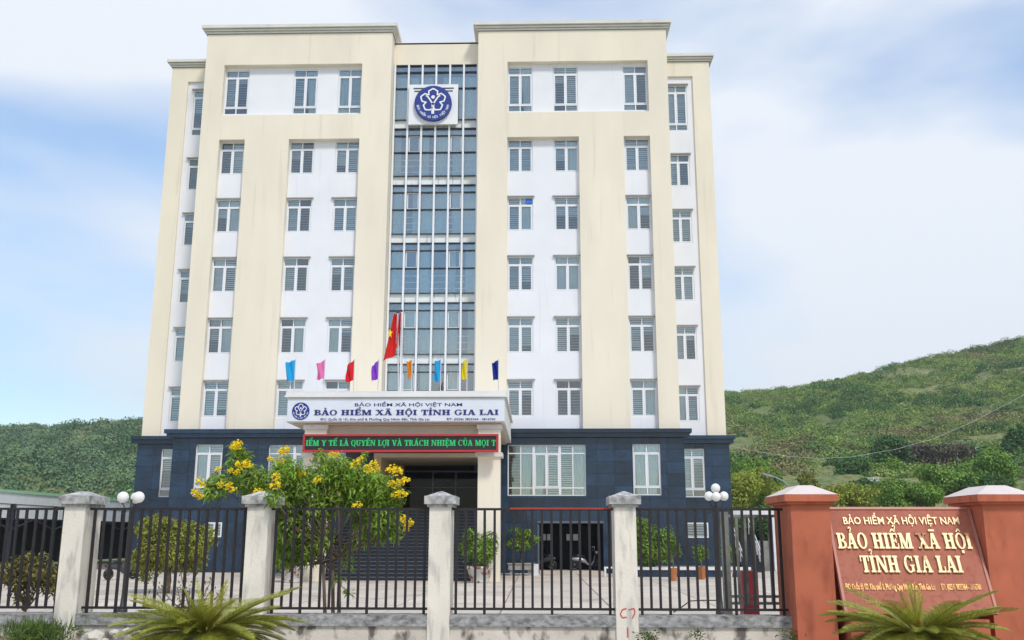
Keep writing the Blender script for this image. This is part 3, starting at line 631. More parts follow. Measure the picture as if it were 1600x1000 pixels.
MB().box(CX-3.43, CX+3.47, Y0+run*NS, 52.9, 2.6, 2.87).build('landing', STEP, st)
mb = MB()
for k in range(NS): mb.box(CX-3.4, CX+3.4, Y0+run*k+.36, Y0+run*(k+1)+.4, YARD, YARD+rise*k)
mb.build('stair_core', STEP, st)
# LED sign
Ld = thing('led_sign', 'long red framed scrolling display with green words below the canopy', 'led sign', (-6.0, 42.2, 5.15))
a = at(474, 678.5, 42.2); b = at(778.5, 706, 42.2); x0, x1, z1, z0 = a.x, b.x, a.z, b.z
MB().box(x0+.05, x1-.05, 42.24, 42.5, z0+.05, z1-.05).build('display', LEDBLK, Ld)
mb = MB(); t = .085; mb.box(x0, x1, 42.17, 42.52, z1-t, z1); mb.box(x0, x1, 42.17, 42.52, z0, z0+t); mb.box(x0, x0+t, 42.171, 42.519, z0+t, z1-t); mb.box(x1-t, x1, 42.171, 42.519, z0+t, z1-t); mb.build('frame', LEDRED, Ld)
mb = MB(); serif_text(mb, 'IỂM Y TẾ LÀ QUYỀN LỢI VÀ TRÁCH NHIỆM CỦA MỌI T', lambda u, v, d: (u, 42.24-d, v), x0+.12, x1-.1, z0+.27, .25, 0, .012); mb.build('green_lettering', LEDGRN, Ld)
mb = MB()
for x in (x0+.6, x1-.5): mb.box(x-.04, x+.04, 42.52, 43.25, z1-.14, z1-.06)
mb.build('bracket', POST, Ld)

# --- flags on the canopy
def cloth(mb, top, w, h, seed, lean=0, dip=.15):
    r = random.Random(seed); n, k = 10, 12; P = {}
    for i in range(n+1):
        for j in range(k+1):
            u, v = i/n, j/k
            P[i, j] = (top.x-w*u*(1-.25*v*r.uniform(.9, 1))-lean*v*u, top.y+.16*math.sin(u*9+v*4+seed)*u, top.z-h*v-dip*u*(1-v*.6)-.02*math.sin(v*9+seed)*u)
    for i in range(n):
        for j in range(k): mb.quad(P[i, j], P[i+1, j], P[i+1, j+1], P[i, j+1])
for px_, nm_, col, wpx, sd_ in ((462, 'sky blue', (.02, .42, .78), 14, 1), (508, 'pink', (.85, .22, .50), 13, 2), (554, 'bright red', (.75, .015, .02), 12, 3), (592, 'purple', (.30, .07, .62), 10, 4), (644, 'orange', (.85, .30, .01), 8, 5), (689, 'light blue', (.02, .42, .78), 10, 6), (730, 'yellow', (.88, .72, .01), 7, 7), (779, 'navy blue', (.01, .025, .30), 10, 8)):
    tp = at(px_, 562, 42.95); f = thing('small_flag', '%s pennant flag on a thin pole on the canopy edge%s' % (nm_, {462: ' above the round emblem', 689: ' before the glass strip'}.get(px_, '')), 'flag', (tp.x, 42.95, 7.9), 'row of coloured pennants on the canopy')
    MB().tube([(tp.x, 42.95, 7.88), (tp.x, 42.95, tp.z+.03)], .02, 6).build('pole', mat('pole_white', (.6, .6, .6), .5), f)
    mb = MB(); cloth(mb, tp, wpx/33.5, .92*random.uniform(.92, 1.06), sd_*1.7, random.uniform(-.12, .10), random.uniform(.05, .3)); mb.build('cloth', mat('flag_'+nm_.replace(' ', '_'), col, .8, .08, 3, transl=.35), f, smooth=True)
for k, (px_, top_, w, lab) in enumerate(((621.5, 489, .55, 'red national flag with a yellow star hanging limp on a tall pole'), (627.5, 487, .20, 'furled plain red flag on the second tall pole'))):
    tp = at(px_, top_, 43.4); bx_ = at(px_+1.5, 600, 43.4).x
    f = thing('tall_flag', lab, 'flag', (bx_, 43.4, 7.9))
    MB().tube([(bx_, 43.4, 7.88), (tp.x, 43.4, tp.z)], .03, 8).build('pole', mat('pole_white', ()), f); MB().ball((tp.x, 43.4, tp.z+.04), .06, 10, 6).build('finial', POST, f)
    mb = MB(); n, q = 10, 14; P = {}
    for i in range(n+1):
        for j in range(q+1):
            u, v = i/n, j/q; hgt = 1.95 if k == 0 else 1.5
            P[i, j] = (tp.x-.03-u*w*(.25+.85*v), 43.4-.12*math.sin(u*9+v*2)*(.4+.6*u), tp.z-.05-v*hgt+(-.25*u*v))
    for i in range(n):
        for j in range(q): mb.quad(P[i, j], P[i+1, j], P[i+1, j+1], P[i, j+1])
    mb.build('cloth', mat('flag_vivid_red', (.72, .018, .012), .75, .1, 3, transl=.3), f, smooth=True)
    if k == 0:
        mb = MB(); cxs, czs = tp.x-.30, tp.z-1.0; pts = []
        for i in range(10): r = .21 if i % 2 == 0 else .085; a_ = math.pi/2+i*math.pi/5; pts.append((cxs+r*.6*math.cos(a_), czs+r*1.2*math.sin(a_)))
        for i in range(10): mb.prism([(cxs, czs), pts[i], pts[(i+1) % 10]], lambda u, v, d: (u, 43.22-d, v), 0, .02)
        mb.build('star', mat('star_yellow', (.9, .62, .02), .7), f)

# ------------------------------------------------------------------ fence
DF = 14.5
PX = [-7.07, -4.32, -1.61, 1.11]        # left faces of the pale pillars
PW, PD = .325, .56
names = ['beside the clipped bush and garden lamp, its paint clean', 'under the overhanging yellow blossom', 'in front of the dark entrance stairs', 'with red scrawl on its lower shaft']
for x, nm_ in zip(PX, names):
    t = thing('fence_pillar', 'whitewashed fence pillar with grey cap '+nm_, 'pillar', (x+PW/2, DF+PD/2, 0), 'pale fence pillars')
    mb = MB(); mb.frust(x, x+PW, DF, DF+PD, 0, 2.03, 0.004); mb.build('shaft', WASH, t)
    mb = MB(); mb.box(x-.03, x+PW+.03, DF-.03, DF+PD+.03, 2.03, 2.07); mb.box(x-.07, x+PW+.07, DF-.07, DF+PD+.07, 2.071, 2.19)
    c = MB.build(mb, 'cap', CAPM, t)
    mb = MB(); mb.frust(x-.045, x+PW+.045, DF-.045, DF+PD+.045, 2.191, 2.265, .19); mb.build('cap_top', CAPM, c)
    if x == PX[3]:
        mb = MB(); fz = lambda u, v, d: (u, DF-d, v)
        def scr(pts, w=.018):
            for (a, b), (c_, d_) in zip(pts, pts[1:]):
                tt = Vector((c_-a, d_-b)).normalized(); q = Vector((-tt.y, tt.x))*w/2; mb.prism([(a-q.x, b-q.y), (c_-q.x, d_-q.y), (c_+q.x, d_+q.y), (a+q.x, b+q.y)], fz, 0, .003+random.random()*.002)
        x0 = x+.06; scr([(x0+.09, .60), (x0+.03, .58), (x0, .52), (x0+.03, .47), (x0+.09, .48)]); scr([(x0+.12, .58), (x0+.2, .6), (x0+.21, .54), (x0+.17, .46)]); scr([(x0+.1, .34), (x0+.1, .2)], .022)
        mb.build('red_scrawl', GRAFF, t)
spans = [(-10.6, PX[0]-.01, 'left of the first pillar, fronting the brownish shrub'), (PX[0]+PW, PX[1], 'fronting the clipped round bush'), (PX[1]+PW, PX[2], 'fronting the yellow flowering shrub'), (PX[2]+PW, PX[3], 'with a red painted top rail, fronting the garage'), (PX[3]+PW, 3.62, 'ending at the red brown gate pillar')]
YF = DF+.18
for k, (x0, x1, nm_) in enumerate(spans):
    t = thing('fence_panel', 'dark iron bar fence panel '+nm_, 'fence', ((x0+x1)/2, YF, .5), 'iron fence panels')
    block('rail', IRON, x0, x1, YF-.02, YF+.02, 1.985, 2.02, t); block('rail', IRON, x0, x1, YF-.02, YF+.02, .555, .59, t)
    if k == 3: block('painted_strip', RAILRED, -.42, x1-.02, YF-.024, YF+.024, 2.0, 2.026, t)
    n = round((x1-x0)/.1405); sp = (x1-x0)/n; bm_ = None
    bl = MB().box(-.018, .018, -.016, .016, .575, 2.0).mesh('bar', IRON); bf = MB().box(-.019, .019, -.017, .017, .49, 2.0).mesh('bar', IRON)
    for i in range(n):
        x = x0+sp*(i+.5); o = place('bar', bf if (i % 7 == 3 or i in (0, n-1)) else bl, (x, YF, 0), t)
        o.rotation_euler.y = random.uniform(-.004, .004)
    w = thing('low_wall', 'dirty pale plaster footing under the fence panel '+nm_, 'wall', ((x0+x1)/2, DF+.15, 0), 'fence footings')
    MB().box(x0, x1, DF+.03, DF+.33, -.4, .34).build('plaster', LOWW, w); MB().box(x0, x1, DF-.01, DF+.37, .341, .495).build('coping', COPE, w)
# red gate pillars
for x0, x1, lab in ((3.61, 4.17, 'red brown gate pillar with pyramid cap coloured skylit pale where the iron fence ends'), (6.33, 6.95, 'red brown gate pillar with pyramid cap coloured skylit pale on the far side of the slanted sign')):
    t = thing('gate_pillar', lab, 'pillar', ((x0+x1)/2, 14.7, 0), 'red gate pillars')
    MB().box(x0, x1, 14.2, 15.2, 0, 2.06).build('shaft', RED, t)
    mb = MB(); mb.box(x0-.05, x1+.05, 14.15, 15.25, 2.061, 2.10); mb.box(x0-.1, x1+.1, 14.1, 15.3, 2.101, 2.20); c = mb.build('cap', RED, t)
    mb = MB(); mb.frust(x0-.1, x1+.1, 14.1, 15.3, 2.201, 2.34, .28); mb.build('cap_top', REDCAP, c)
MB().box(4.17, 6.33, 15.0, 15.18, 0, 1.9).build('backing_wall', RED, label='low red brown wall behind the slanted sign between the gate pillars', category='wall')
# slanted sign
A = Vector((4.235, 14.60, 2.02)); SW = 2.07; dn = Vector((0, 14.02-14.6, .575-2.02)); SL = dn.length; dn.normalize(); nn = Vector((1, 0, 0)).cross(-dn).normalized()
if nn.y > 0: nn = -nn
fs = lambda u, v, d: A+Vector((1, 0, 0))*u-dn*v*1.0+nn*d         # v negative = down the slope
t = thing('name_sign', 'slanted polished red granite name sign with raised gold letters', 'sign', (5.27, 14.2, 0))
mb = MB(); mb.prism([(0, 0), (SW, 0), (SW, -SL), (0, -SL)], fs, -.05, 0); mb.quad(fs(0, 0, -.05), fs(SW, 0, -.05), fs(SW, -SL, -.05), fs(0, -SL, -.05)); pn = mb.build('panel', SIGNRED, t)
mb = MB(); e_ = .025
for q in (rc(-.012, e_, -SL, 0), rc(SW-e_, SW+.012, -SL, 0), rc(e_, SW-e_, -e_, .012)): mb.prism(q, fs, -.052, .018)
mb.build('edge_trim', mat('sign_edge', (.50, .20, .14), .5, .1, 3), t)
mb = MB(); sans_text(mb, 'BẢO HIỂM XÃ HỘI VIỆT NAM', lambda u, v, d: fs(u, v, d), .10*SW, .905*SW, -.165*SL, .115, 0, .022, .012)
mb.build('top_lettering', GOLD, pn)
mb = MB(); serif_text(mb, 'BẢO HIỂM XÃ HỘI', fs, .03*SW, .955*SW, -.405*SL, .235, 0, .03); mb.build('main_lettering', GOLD, pn)
mb = MB(); serif_text(mb, 'TỈNH GIA LAI', fs, .16*SW, .85*SW, -.63*SL, .245, 0, .03); mb.build('main_lettering', GOLD, pn)
mb = MB(); sans_text(mb, 'ĐC: Quốc lộ 1D, Khu phố 8, Phường Quy Nhơn Bắc, Tỉnh Gia Lai', fs, .03*SW, .63*SW, -.785*SL, .085, 0, .018, .022); mb.build('address_lettering', mat('tarnished_gold', (.42, .24, .08), .35, .5, 12, metal=.6), pn, kind='stuff'); mb = MB(); sans_text(mb, 'ĐT: (0256) 3825364 - 3816760', fs, .67*SW, .935*SW, -.785*SL, .085, 0, .018, .022); mb.build('phone_lettering', mat('tarnished_gold', ()), pn, kind='stuff')
mb = MB(); mb.box(4.3, 6.2, 14.05, 14.95, 0, .5); mb.build('plinth', RED, t)

# sliding gate leaf parked behind the last panel, with its weathered post
t = thing('gate_leaf', 'weathered steel gate leaf with stout end post parked behind the iron fence', 'gate', (3.3, 15.4, YARD))
MB().box(2.82, 2.93, 15.3, 15.42, YARD, 1.98).build('end_post', STEEL, t)
for z in (.62, .72, 1.92): block('rail', STEEL, 2.93, 3.75, 15.33, 15.38, z-.02, z+.02, t)
bmsh = MB().box(-.02, .02, -.02, .02, 0, 1.3).mesh('bar', STEEL)
for i in range(6): place('bar', bmsh, (3.06+.125*i, 15.355, .62), t)
MB().box(3.36, 3.62, 16.6, 16.9, YARD, 1.05).build('waste_bin', BINRED, label='dark red bin standing behind the fence by the gate pillar', category='bin')

MB().tube([at(1052, 957, 14.95), at(1066, 948, 14.95), at(1078, 939, 14.95), at(1098, 938, 14.95), at(1120, 938, 14.95)], .009, 6).build('bent_rod', IRON, label='thin bent iron rod leaning behind the last fence panel', category='rod')
# ------------------------------------------------------------------ garden lamps
def lamp(base, h, globes, lab, r):
    t = thing('garden_lamp', lab, 'lamp', base); bx_, by_, bz_ = base
    MB().lathe(base, [(.13, 0), (.13, .12), (.07, .18), (.045, .5), (.035, h-.35), (.05, h-.33), (.03, h-.3), (.025, h-.1)], 12).build('post', POST, t, smooth=True)
    for dx, dy, z in globes:
        MB().ball((bx_+dx, by_+dy, bz_+z), r, 18, 12).build('globe', GLOBE, t, smooth=True)
        MB().tube([(bx_, by_, bz_+h-.3), (bx_+dx*.6, by_+dy*.6, bz_+h-.36), (bx_+dx, by_+dy, bz_+z-r)], .018, 6).build('arm', POST, t)
lamp((4.5, 25, YARD), 3.0, [(0, 0, 3.13), (-.18, -.02, 2.93), (-.03, -.2, 2.91), (.20, 0, 2.93)], 'black garden lamp with four white globes near the red gate pillar', .117)
p = at(206, 777, 25); lamp((p.x, 25, YARD), p.z-YARD+.05, [(-.23, 0, p.z-YARD), (.20, -.05, p.z-YARD), (.02, .24, p.z-YARD-.01)], 'black garden lamp with white globes beside the clipped round bush', .145)
# street lamp beyond the yard
b0 = at(1236, 800, 60); t = thing('street_lamp', 'grey street lamp with curved arm at the foot of the hill', 'street lamp', (b0.x, 60, -.6))
pts = [(b0.x, 60, -.6), (b0.x, 60, 3.6)]+[tuple(at(x, y, 60)) for x, y in ((1234, 770), (1231, 760), (1224, 752), (1214, 747), (1206, 744))]
MB().tube(pts, [.08, .06, .05, .045, .04, .04, .04], 8).build('pole', mat('lamp_grey', (.30, .33, .36), .5), t, smooth=True)
c = at(1199, 742.5, 60); mb = MB(); mb.box(c.x-.28, c.x+.28, 59.88, 60.12, c.z-.05, c.z+.07); o = mb.build('lamp_head', mat('lamp_grey', ()), t); o.rotation_euler.y = .3

# ------------------------------------------------------------------ pots and planters in the yard
def big_pot(px_, D, lab, w=1.2, h=.68, leafmat=LEAFP, n=2600):
    c = at(px_, 850, D); x = c.x
    t = thing('ceramic_pot', 'large pale ceramic pot with brown pattern '+lab, 'pot', (x, D, YARD), 'patterned pots by the stairs')
    MB().lathe((x, D, YARD), [(.30*w, 0), (.32*w, .05), (.30*w, .09), (.36*w, .2), (.44*w, h-.14), (.50*w, h-.1), (.51*w, h), (.46*w, h), (.44*w, h-.08)], 28).build('pot_body', POTW, t, smooth=True)
    tree('potted_shrub', 'leafy green shrub growing in the ceramic pot '+lab, 'shrub', (x, D, YARD+h-.1), (x, D, YARD+h+.75), (.92, .8, .85), n, .16, leafmat, .05, 16, 'potted shrubs by the stairs', s=.36)
big_pot(750, 42.3, 'right of the stairs before the column')
big_pot(460, 42.0, 'left of the stairs behind the flowering shrub')
# bonsai tray between stair and garage
x = at(814, 860, 50).x; t = thing('bonsai_tray', 'low grey rectangular bonsai tray on a stand beside the garage', 'planter', (x, 50, YARD))
mb = MB(); mb.box(x-.62, x+.62, 49.6, 50.4, YARD+.28, YARD+.55); mb.box(x-.68, x+.68, 49.55, 50.45, YARD+.551, YARD+.6); mb.build('tray', GREYW, t)
for s in (-1, 1): block('stand', GREYW, x+s*.45-.1, x+s*.45+.1, 49.7, 50.3, YARD, YARD+.28, t)
tree('bonsai', 'round topped green bonsai in the low tray beside the garage', 'tree', (x, 50, YARD+.55), (x, 50, 1.45), (.85, .7, .52), 2200, .16, LEAFP, .07, 16, s=.36)
MB().box(-.32, 0.0, 50.0, 50.4, YARD, YARD+.55).build('white_block', KERBW, label='small white block at the corner of the garage drive', category='block')
# planting bed along the right of the facade
t = thing('planting_bed', 'long low planting bed with white rim along the granite base', 'planter', (7.0, 49, YARD))
MB().box(4.2, 10.2, 48.5, 52.7, YARD, .0).build('bed_base', GRANITE, t); mb = MB(); mb.box(4.15, 10.25, 48.42, 48.7, .002, .14); mb.box(4.15, 4.4, 48.7, 52.7, .002, .14); mb.build('bed_rim', KERBW, t); MB().box(4.42, 10.2, 48.72, 52.6, .003, .08).build('bed_soil', SOIL, t)
x = at(1030, 840, 47).x
tree('large_shrub', 'big light green shrub spilling over the planting bed', 'shrub', (x-.2, 49.2, 0.05), (x-.2, 48.8, 1.2), (1.15, .8, 1.3), 5200, .17, LEAFP, .06, 30, s=.30)
for px_, D, mt_, lab, hh, rr in ((1051, 44.5, POTO, 'tall brown pot standing before the big light green shrub', .55, .17), (1095, 46, POTO, 'square orange terracotta pot below the basement window', .55, .18), (1137, 46.5, POTW, 'small pale pot near the corner of the building', .4, .18)):
    c = at(px_, 860, D); t = thing('plant_pot', lab, 'pot', (c.x, D, YARD))
    MB().lathe((c.x, D, YARD), [(rr*.85, 0), (rr*.9, hh*.5), (rr*1.1, hh-.05), (rr*1.15, hh), (rr*.95, hh), (rr*.9, hh-.06)], 16 if px_ != 1095 else 4).build('pot_body', mt_, t)
    tree('small_plant', 'small leafy plant in the '+lab.split(' standing')[0].split(' below')[0].split(' near')[0], 'plant', (c.x, D, YARD+hh-.06), (c.x, D, YARD+hh+.75), (.38, .35, .55), 500, .15, LEAFP, .025, 8, 'small potted plants', s=.42)
mb = MB(); x0 = at(944, 890, 49).x; mb.box(x0, x0+.65, 48.9, 49.1, .05, .13); mb.box(x0, x0+.09, 48.9, 49.1, YARD, .05); mb.build('bent_frame', KERBW, label='white bent frame at the right edge of the garage drive', category='parking stop')  # white bench-like bent frame beside the drive

# ------------------------------------------------------------------ scooters
def scooter(pos, rot, lab, col):
    t = thing('scooter', lab, 'scooter', pos, 'parked scooters')
    def sub(mb, n, mt_, par=None, smooth=True):
        me = mb.mesh(n, mt_, smooth); o = bpy.data.objects.new(n, me); C.objects.link(o); o.parent = par or t; return o
    for x in (-.62, .62):
        mb = MB(); pts = [(x+.2*math.cos(a), 0, .26+.2*math.sin(a)) for a in [i*math.pi/9 for i in range(19)]]; mb.tube(pts, .055, 8, False); w = sub(mb, 'wheel', BLACK)
        mb = MB(); mb.tube([(x, -.05, .26), (x, .05, .26)], .13, 12); sub(mb, 'rim', POST, w)
    sec = [(-.80, .62, .05, .05), (-.6, .60, .13, .11), (-.3, .58, .16, .14), (-.02, .48, .15, .12), (.1, .32, .16, .06), (.32, .30, .17, .05), (.44, .5, .17, .08), (.5, .78, .13, .08), (.5, .98, .12, .09)]
    mb = MB(); k0 = 0; n = 10
    for i, (x, z, w, h) in enumerate(sec):
        for j in range(n): a = 2*math.pi*j/n; mb.v.append((x, w*math.cos(a), z+h*math.sin(a)))
    for i in range(len(sec)-1):
        for j in range(n): q = (j+1) % n; mb.f.append((i*n+j, i*n+q, (i+1)*n+q, (i+1)*n+j))
    sub(mb, 'body', col)
    mb = MB(); mb.tube([(-.7, 0, .72), (-.4, 0, .74), (-.05, 0, .68)], [.09, .13, .1], 10); sub(mb, 'seat', BLACK)
    mb = MB(); mb.tube([(.62, 0, .3), (.5, 0, .95)], .035, 8); mb.tube([(.46, -.32, 1.02), (.5, 0, 1.0), (.46, .32, 1.02)], .022, 6); sub(mb, 'handlebar', BLACK)
    for s in (-1, 1):
        mb = MB(); mb.tube([(.46, s*.24, 1.02), (.44, s*.3, 1.2)], .01, 5); mb.ball((.43, s*.32, 1.23), .055, 8, 6); sub(mb, 'mirror', CHROME)
    mb = MB(); mb.ball((.6, 0, .95), .075, 10, 8); sub(mb, 'headlight', GLOBE)
    t.rotation_euler.z = rot
G = YARD+.12
scooter((2.55, 54.0, G), 0.1, 'silver scooter parked at the right of the dark garage', SILVER)
scooter((.15, 54.2, G), 2.9, 'dark scooter half hidden at the left of the garage', mat('scooter_dark', (.05, .055, .065), .3))

# ------------------------------------------------------------------ shed on the left, side stair and wall on the right
t = thing('vehicle_shed', 'long open vehicle shed with pale metal roof and green ridge strip', 'shed', (-31, 60, YARD))
mb = MB(); mb.box(-36, -30, 40, 86, 3.35, 3.95); mb.build('roof', SHEDW, t); mb = MB(); mb.box(-36.1, -29.94, 39.9, 86.1, 3.952, 4.12); mb.build('ridge_strip', SHEDG, t)
for i in range(9): block('wall_panel', SHEDW, -30.1, -30.04, 41+5*i, 45.2+5*i, 2.55, 3.3, t)
mb = MB(); mb.quad((-35.5, 40, YARD), (-35.5, 86, YARD), (-35.5, 86, 3.3), (-35.5, 40, 3.3)); mb.quad((-36, 86, YARD), (-30, 86, YARD), (-30, 86, 3.3), (-36, 86, 3.3)); mb.quad((-36, 40, YARD), (-30.2, 40, YARD), (-30.2, 40, 3.3), (-36, 40, 3.3)); mb.build('back_wall', SHEDD, t)
for i in range(10): block('post', SHEDD, -30.15, -30.0, 40.5+5*i, 40.65+5*i, YARD, 3.35, t)
mb = MB()
for i in range(9):
    y0 = 40.6+5*i
    mb.tube([(-30.1, y0, 1.9), (-30.1, y0+2.5, 2.5), (-30.1, y0+5, 1.9)], .05, 5); mb.tube([(-30.1, y0, 2.5), (-30.1, y0+5, 2.5)], .05, 5)
mb.build('truss', SHEDD, t)
t = thing('parked_car', 'white car parked in the open shed', 'car', (-31.5, 50, YARD))
def loft(secs, n, name, mt_, par, pos):
    mb = MB()
    for (y, pr) in secs: mb.v += [(x, y, z) for x, z in pr]
    k = len(secs[0][1])
    for i in range(len(secs)-1):
        for j in range(k): q = (j+1) % k; mb.f.append((i*k+j, i*k+q, (i+1)*k+q, (i+1)*k+j))
    mb.f.append(tuple(range(k))); mb.f.append(tuple((len(secs)-1)*k+j for j in range(k)))
    mb.v = [(a+pos[0], b+pos[1], c+pos[2]) for a, b, c in mb.v]; return mb.build(name, mt_, par, smooth=False)
def prof(w, z0, z1): return [(-w, z0), (w, z0), (w*1.02, (z0+z1)/2), (w*.93, z1), (-w*.93, z1), (-w*1.02, (z0+z1)/2)]
cp = (-31.5, 50, YARD)
bd = loft([(-2.1, prof(.75, .35, .7)), (-1.9, prof(.85, .25, .82)), (-.9, prof(.87, .2, .95)), (1.3, prof(.87, .2, .98)), (2.0, prof(.84, .28, .92)), (2.15, prof(.75, .4, .8))], 6, 'body', mat('car_white', (.7, .7, .72), .3, coat=.5), t, cp)
loft([(-1.0, prof(.78, .94, .97)), (-.3, prof(.70, .94, 1.42)), (.9, prof(.70, .94, 1.44)), (1.7, prof(.74, .94, 1.0))], 6, 'cabin_glass', mat('car_glass', (.03, .035, .04), .1), t, cp)
loft([(-.25, prof(.66, 1.425, 1.46)), (.85, prof(.66, 1.445, 1.48))], 6, 'car_roof', mat('car_white', ()), t, cp)
for sx in (-.8, .8):
    for yy in (-1.35, 1.35): MB().tube([(cp[0]+sx-.1, 50+yy, YARD+.32), (cp[0]+sx+.1, 50+yy, YARD+.32)], .32, 16).build('wheel', BLACK, t)
scooter((-18.6, 44, YARD), 1.0, 'scooter standing in the open yard near the shed', mat('scooter_dark', ()))
t = thing('side_stair', 'narrow outside stair with white railing at the side of the building', 'stairs', (11.9, 56.5, YARD))
for k in range(11): block('step', STEP, 11.3+.14*0, 12.5, 58.6-.3*k-.3, 58.6-.3*k, YARD, YARD+.17*(11-k) if False else YARD+.17*(k*0+11-(10-k)) , t) if False else block('step', STEP, 11.2, 12.35, 55.0+.3*k, 55.3+.3*k, YARD, YARD+.18*(k+1), t)
for x in (11.25, 12.3):
    mb = MB(); mb.tube([(x, 55.1, YARD+1.0), (x, 58.2, YARD+2.95)], .03, 6); mb.tube([(x, 55.1, YARD+.7), (x, 58.2, YARD+2.65)], .02, 6)
    for k in range(6): mb.tube([(x, 55.1+.62*k, YARD+.18+.37*k), (x, 55.1+.62*k, YARD+1.0+.39*k)], .02, 6)
    mb.build('railing', KERBW, t)
t = thing('side_gateway', 'white beam on posts spanning the side passage', 'gateway', (13, 57, YARD)); block('beam', KERBW, 10.95, 13.6, 56.9, 57.2, 2.75, 3.05, t); block('post', KERBW, 13.4, 13.6, 56.95, 57.15, YARD, 2.75, t)
MB().box(11.5, 40, 66, 66.3, YARD-.3, 1.3).build('boundary_wall', GREYW, label='grey weathered boundary wall at the foot of the hill', category='wall')

# ------------------------------------------------------------------ vegetation near the fence
# yellow flowering shrub
bs = Vector((-3.25, 15.7, YARD)); TS = thing('flowering_shrub', 'tall green shrub with clusters of yellow trumpet flowers leaning over the fence', 'shrub', bs)
crown = []
for px_, py_, D, r in ((345, 755, 15.0, .22), (372, 728, 15.2, .22), (390, 750, 15.2, .30), (412, 762, 15.2, .18), (330, 768, 14.9, .16), (368, 700, 15.2, .11), (378, 712, 15.2, .16),
                       (450, 735, 15.3, .25), (470, 760, 15.6, .32), (440, 775, 15.4, .25), (500, 745, 15.8, .30), (525, 730, 15.8, .26), (545, 745, 15.9, .32), (575, 755, 15.8, .32), (600, 765, 15.7, .28), (618, 775, 15.6, .18), (520, 772, 16.0, .32), (562, 782, 16.0, .32), (490, 795, 15.9, .33), (600, 800, 15.8, .28), (450, 805, 15.9, .26), (470, 840, 15.9, .28), (500, 835, 16.1, .25), (605, 825, 15.9, .22), (570, 820, 16.1, .24), (590, 838, 15.9, .14), (615, 815, 15.8, .13), (440, 850, 16, .22), (540, 862, 16, .12), (545, 880, 16, .10), (465, 870, 16, .18), (430, 745, 15.3, .16), (427, 780, 14.4, .13), (500, 712, 15.8, .13), (570, 712, 15.8, .08), (455, 825, 15.7, .28), (485, 860, 15.8, .22), (598, 812, 15.6, .24), (440, 880, 15.9, .18), (560, 845, 15.9, .14), (505, 850, 15.5, .13), (530, 905, 15.6, .08), (545, 925, 15.5, .07), (620, 835, 15.7, .12)):
    crown.append((np.array(at(px_, py_, D)), np.array((r, r*1.1, r*.9))))
P, N = clump_points(crown, 16500, .2); place('crown', leaf_mesh('crown', P-np.array(bs), N, .105, .030, LEAF, .5), bs, TS)
dry = [c for i, c in enumerate(crown) if i in (16, 18, 3, 20)]; P, N = clump_points(dry, 500, .3); place('dry_leaves', leaf_mesh('dry_leaves', P-np.array(bs), N, .10, .028, LEAFB, .5), bs, TS)
mb = MB()
hub = [at(505, 880, 15.8), at(520, 850, 15.9), at(530, 870, 15.7)]
for k, h_ in enumerate(hub):
    b_ = bs+Vector((random.uniform(-.08, .08), random.uniform(-.06, .06), 0)); mb.tube([b_, b_.lerp(h_, .5)+Vector((.05*(k-1), 0, 0)), h_], [.036, .030, .024], 8)
    for c, r in crown[k::3]:
        c = Vector(c); mid = h_.lerp(c, .5)+Vector((random.uniform(-.08, .08), 0, -.08)); mb.tube([h_, mid, c], [.014, .009, .004], 5)
mb.build('stems', BARK, TS, smooth=True)
fl = []
for i in range(3):
    mbf = MB(); rr_ = random.Random(i)
    for q in range(26):
        d_ = Vector((rr_.gauss(0, 1), rr_.gauss(0, .8), rr_.gauss(.1, .55))).normalized(); c = d_*rr_.uniform(.03, .085); n_ = 5; tip = c+d_*.035
        a_ = d_.orthogonal().normalized(); b__ = d_.cross(a_); k = len(mbf.v); mbf.v.append(tuple(c)); mbf.v += [tuple(tip+(a_*math.cos(j*1.2566)+b__*math.sin(j*1.2566))*.026) for j in range(5)]
        mbf.f += [(k, k+1+j, k+1+(j+1) % 5) for j in range(5)]
    fl.append(mbf.mesh('flower_cluster', FLOWER))
for px_, py_ in ((367, 697), (372, 694), (342, 733), (360, 735), (369, 738), (312, 754), (306, 770), (314, 775), (375, 727), (347, 757), (360, 762), (388, 725), (422, 717), (440, 707), (445, 702), (436, 722), (441, 724), (463, 738), (470, 741), (432, 745), (438, 757), (428, 757), (409, 771), (417, 773), (404, 770), (425, 789), (419, 783), (447, 785), (520, 711), (528, 710), (562, 717), (556, 724), (583, 725), (590, 733), (577, 733), (610, 733), (621, 736), (634, 750), (624, 752), (612, 757), (628, 771), (620, 773), (557, 790), (630, 810), (636, 817), (634, 826), (495, 750)):
    D = 14.75 if px_ < 435 else 15.35
    o = place('flower_cluster', random.choice(fl), at(px_+random.uniform(-2, 2), py_, D), TS); o.rotation_euler = (random.random()*.6, random.random()*.6, random.random()*6); s_ = random.uniform(.5, .95); o.scale = (s_, s_, s_*.8)
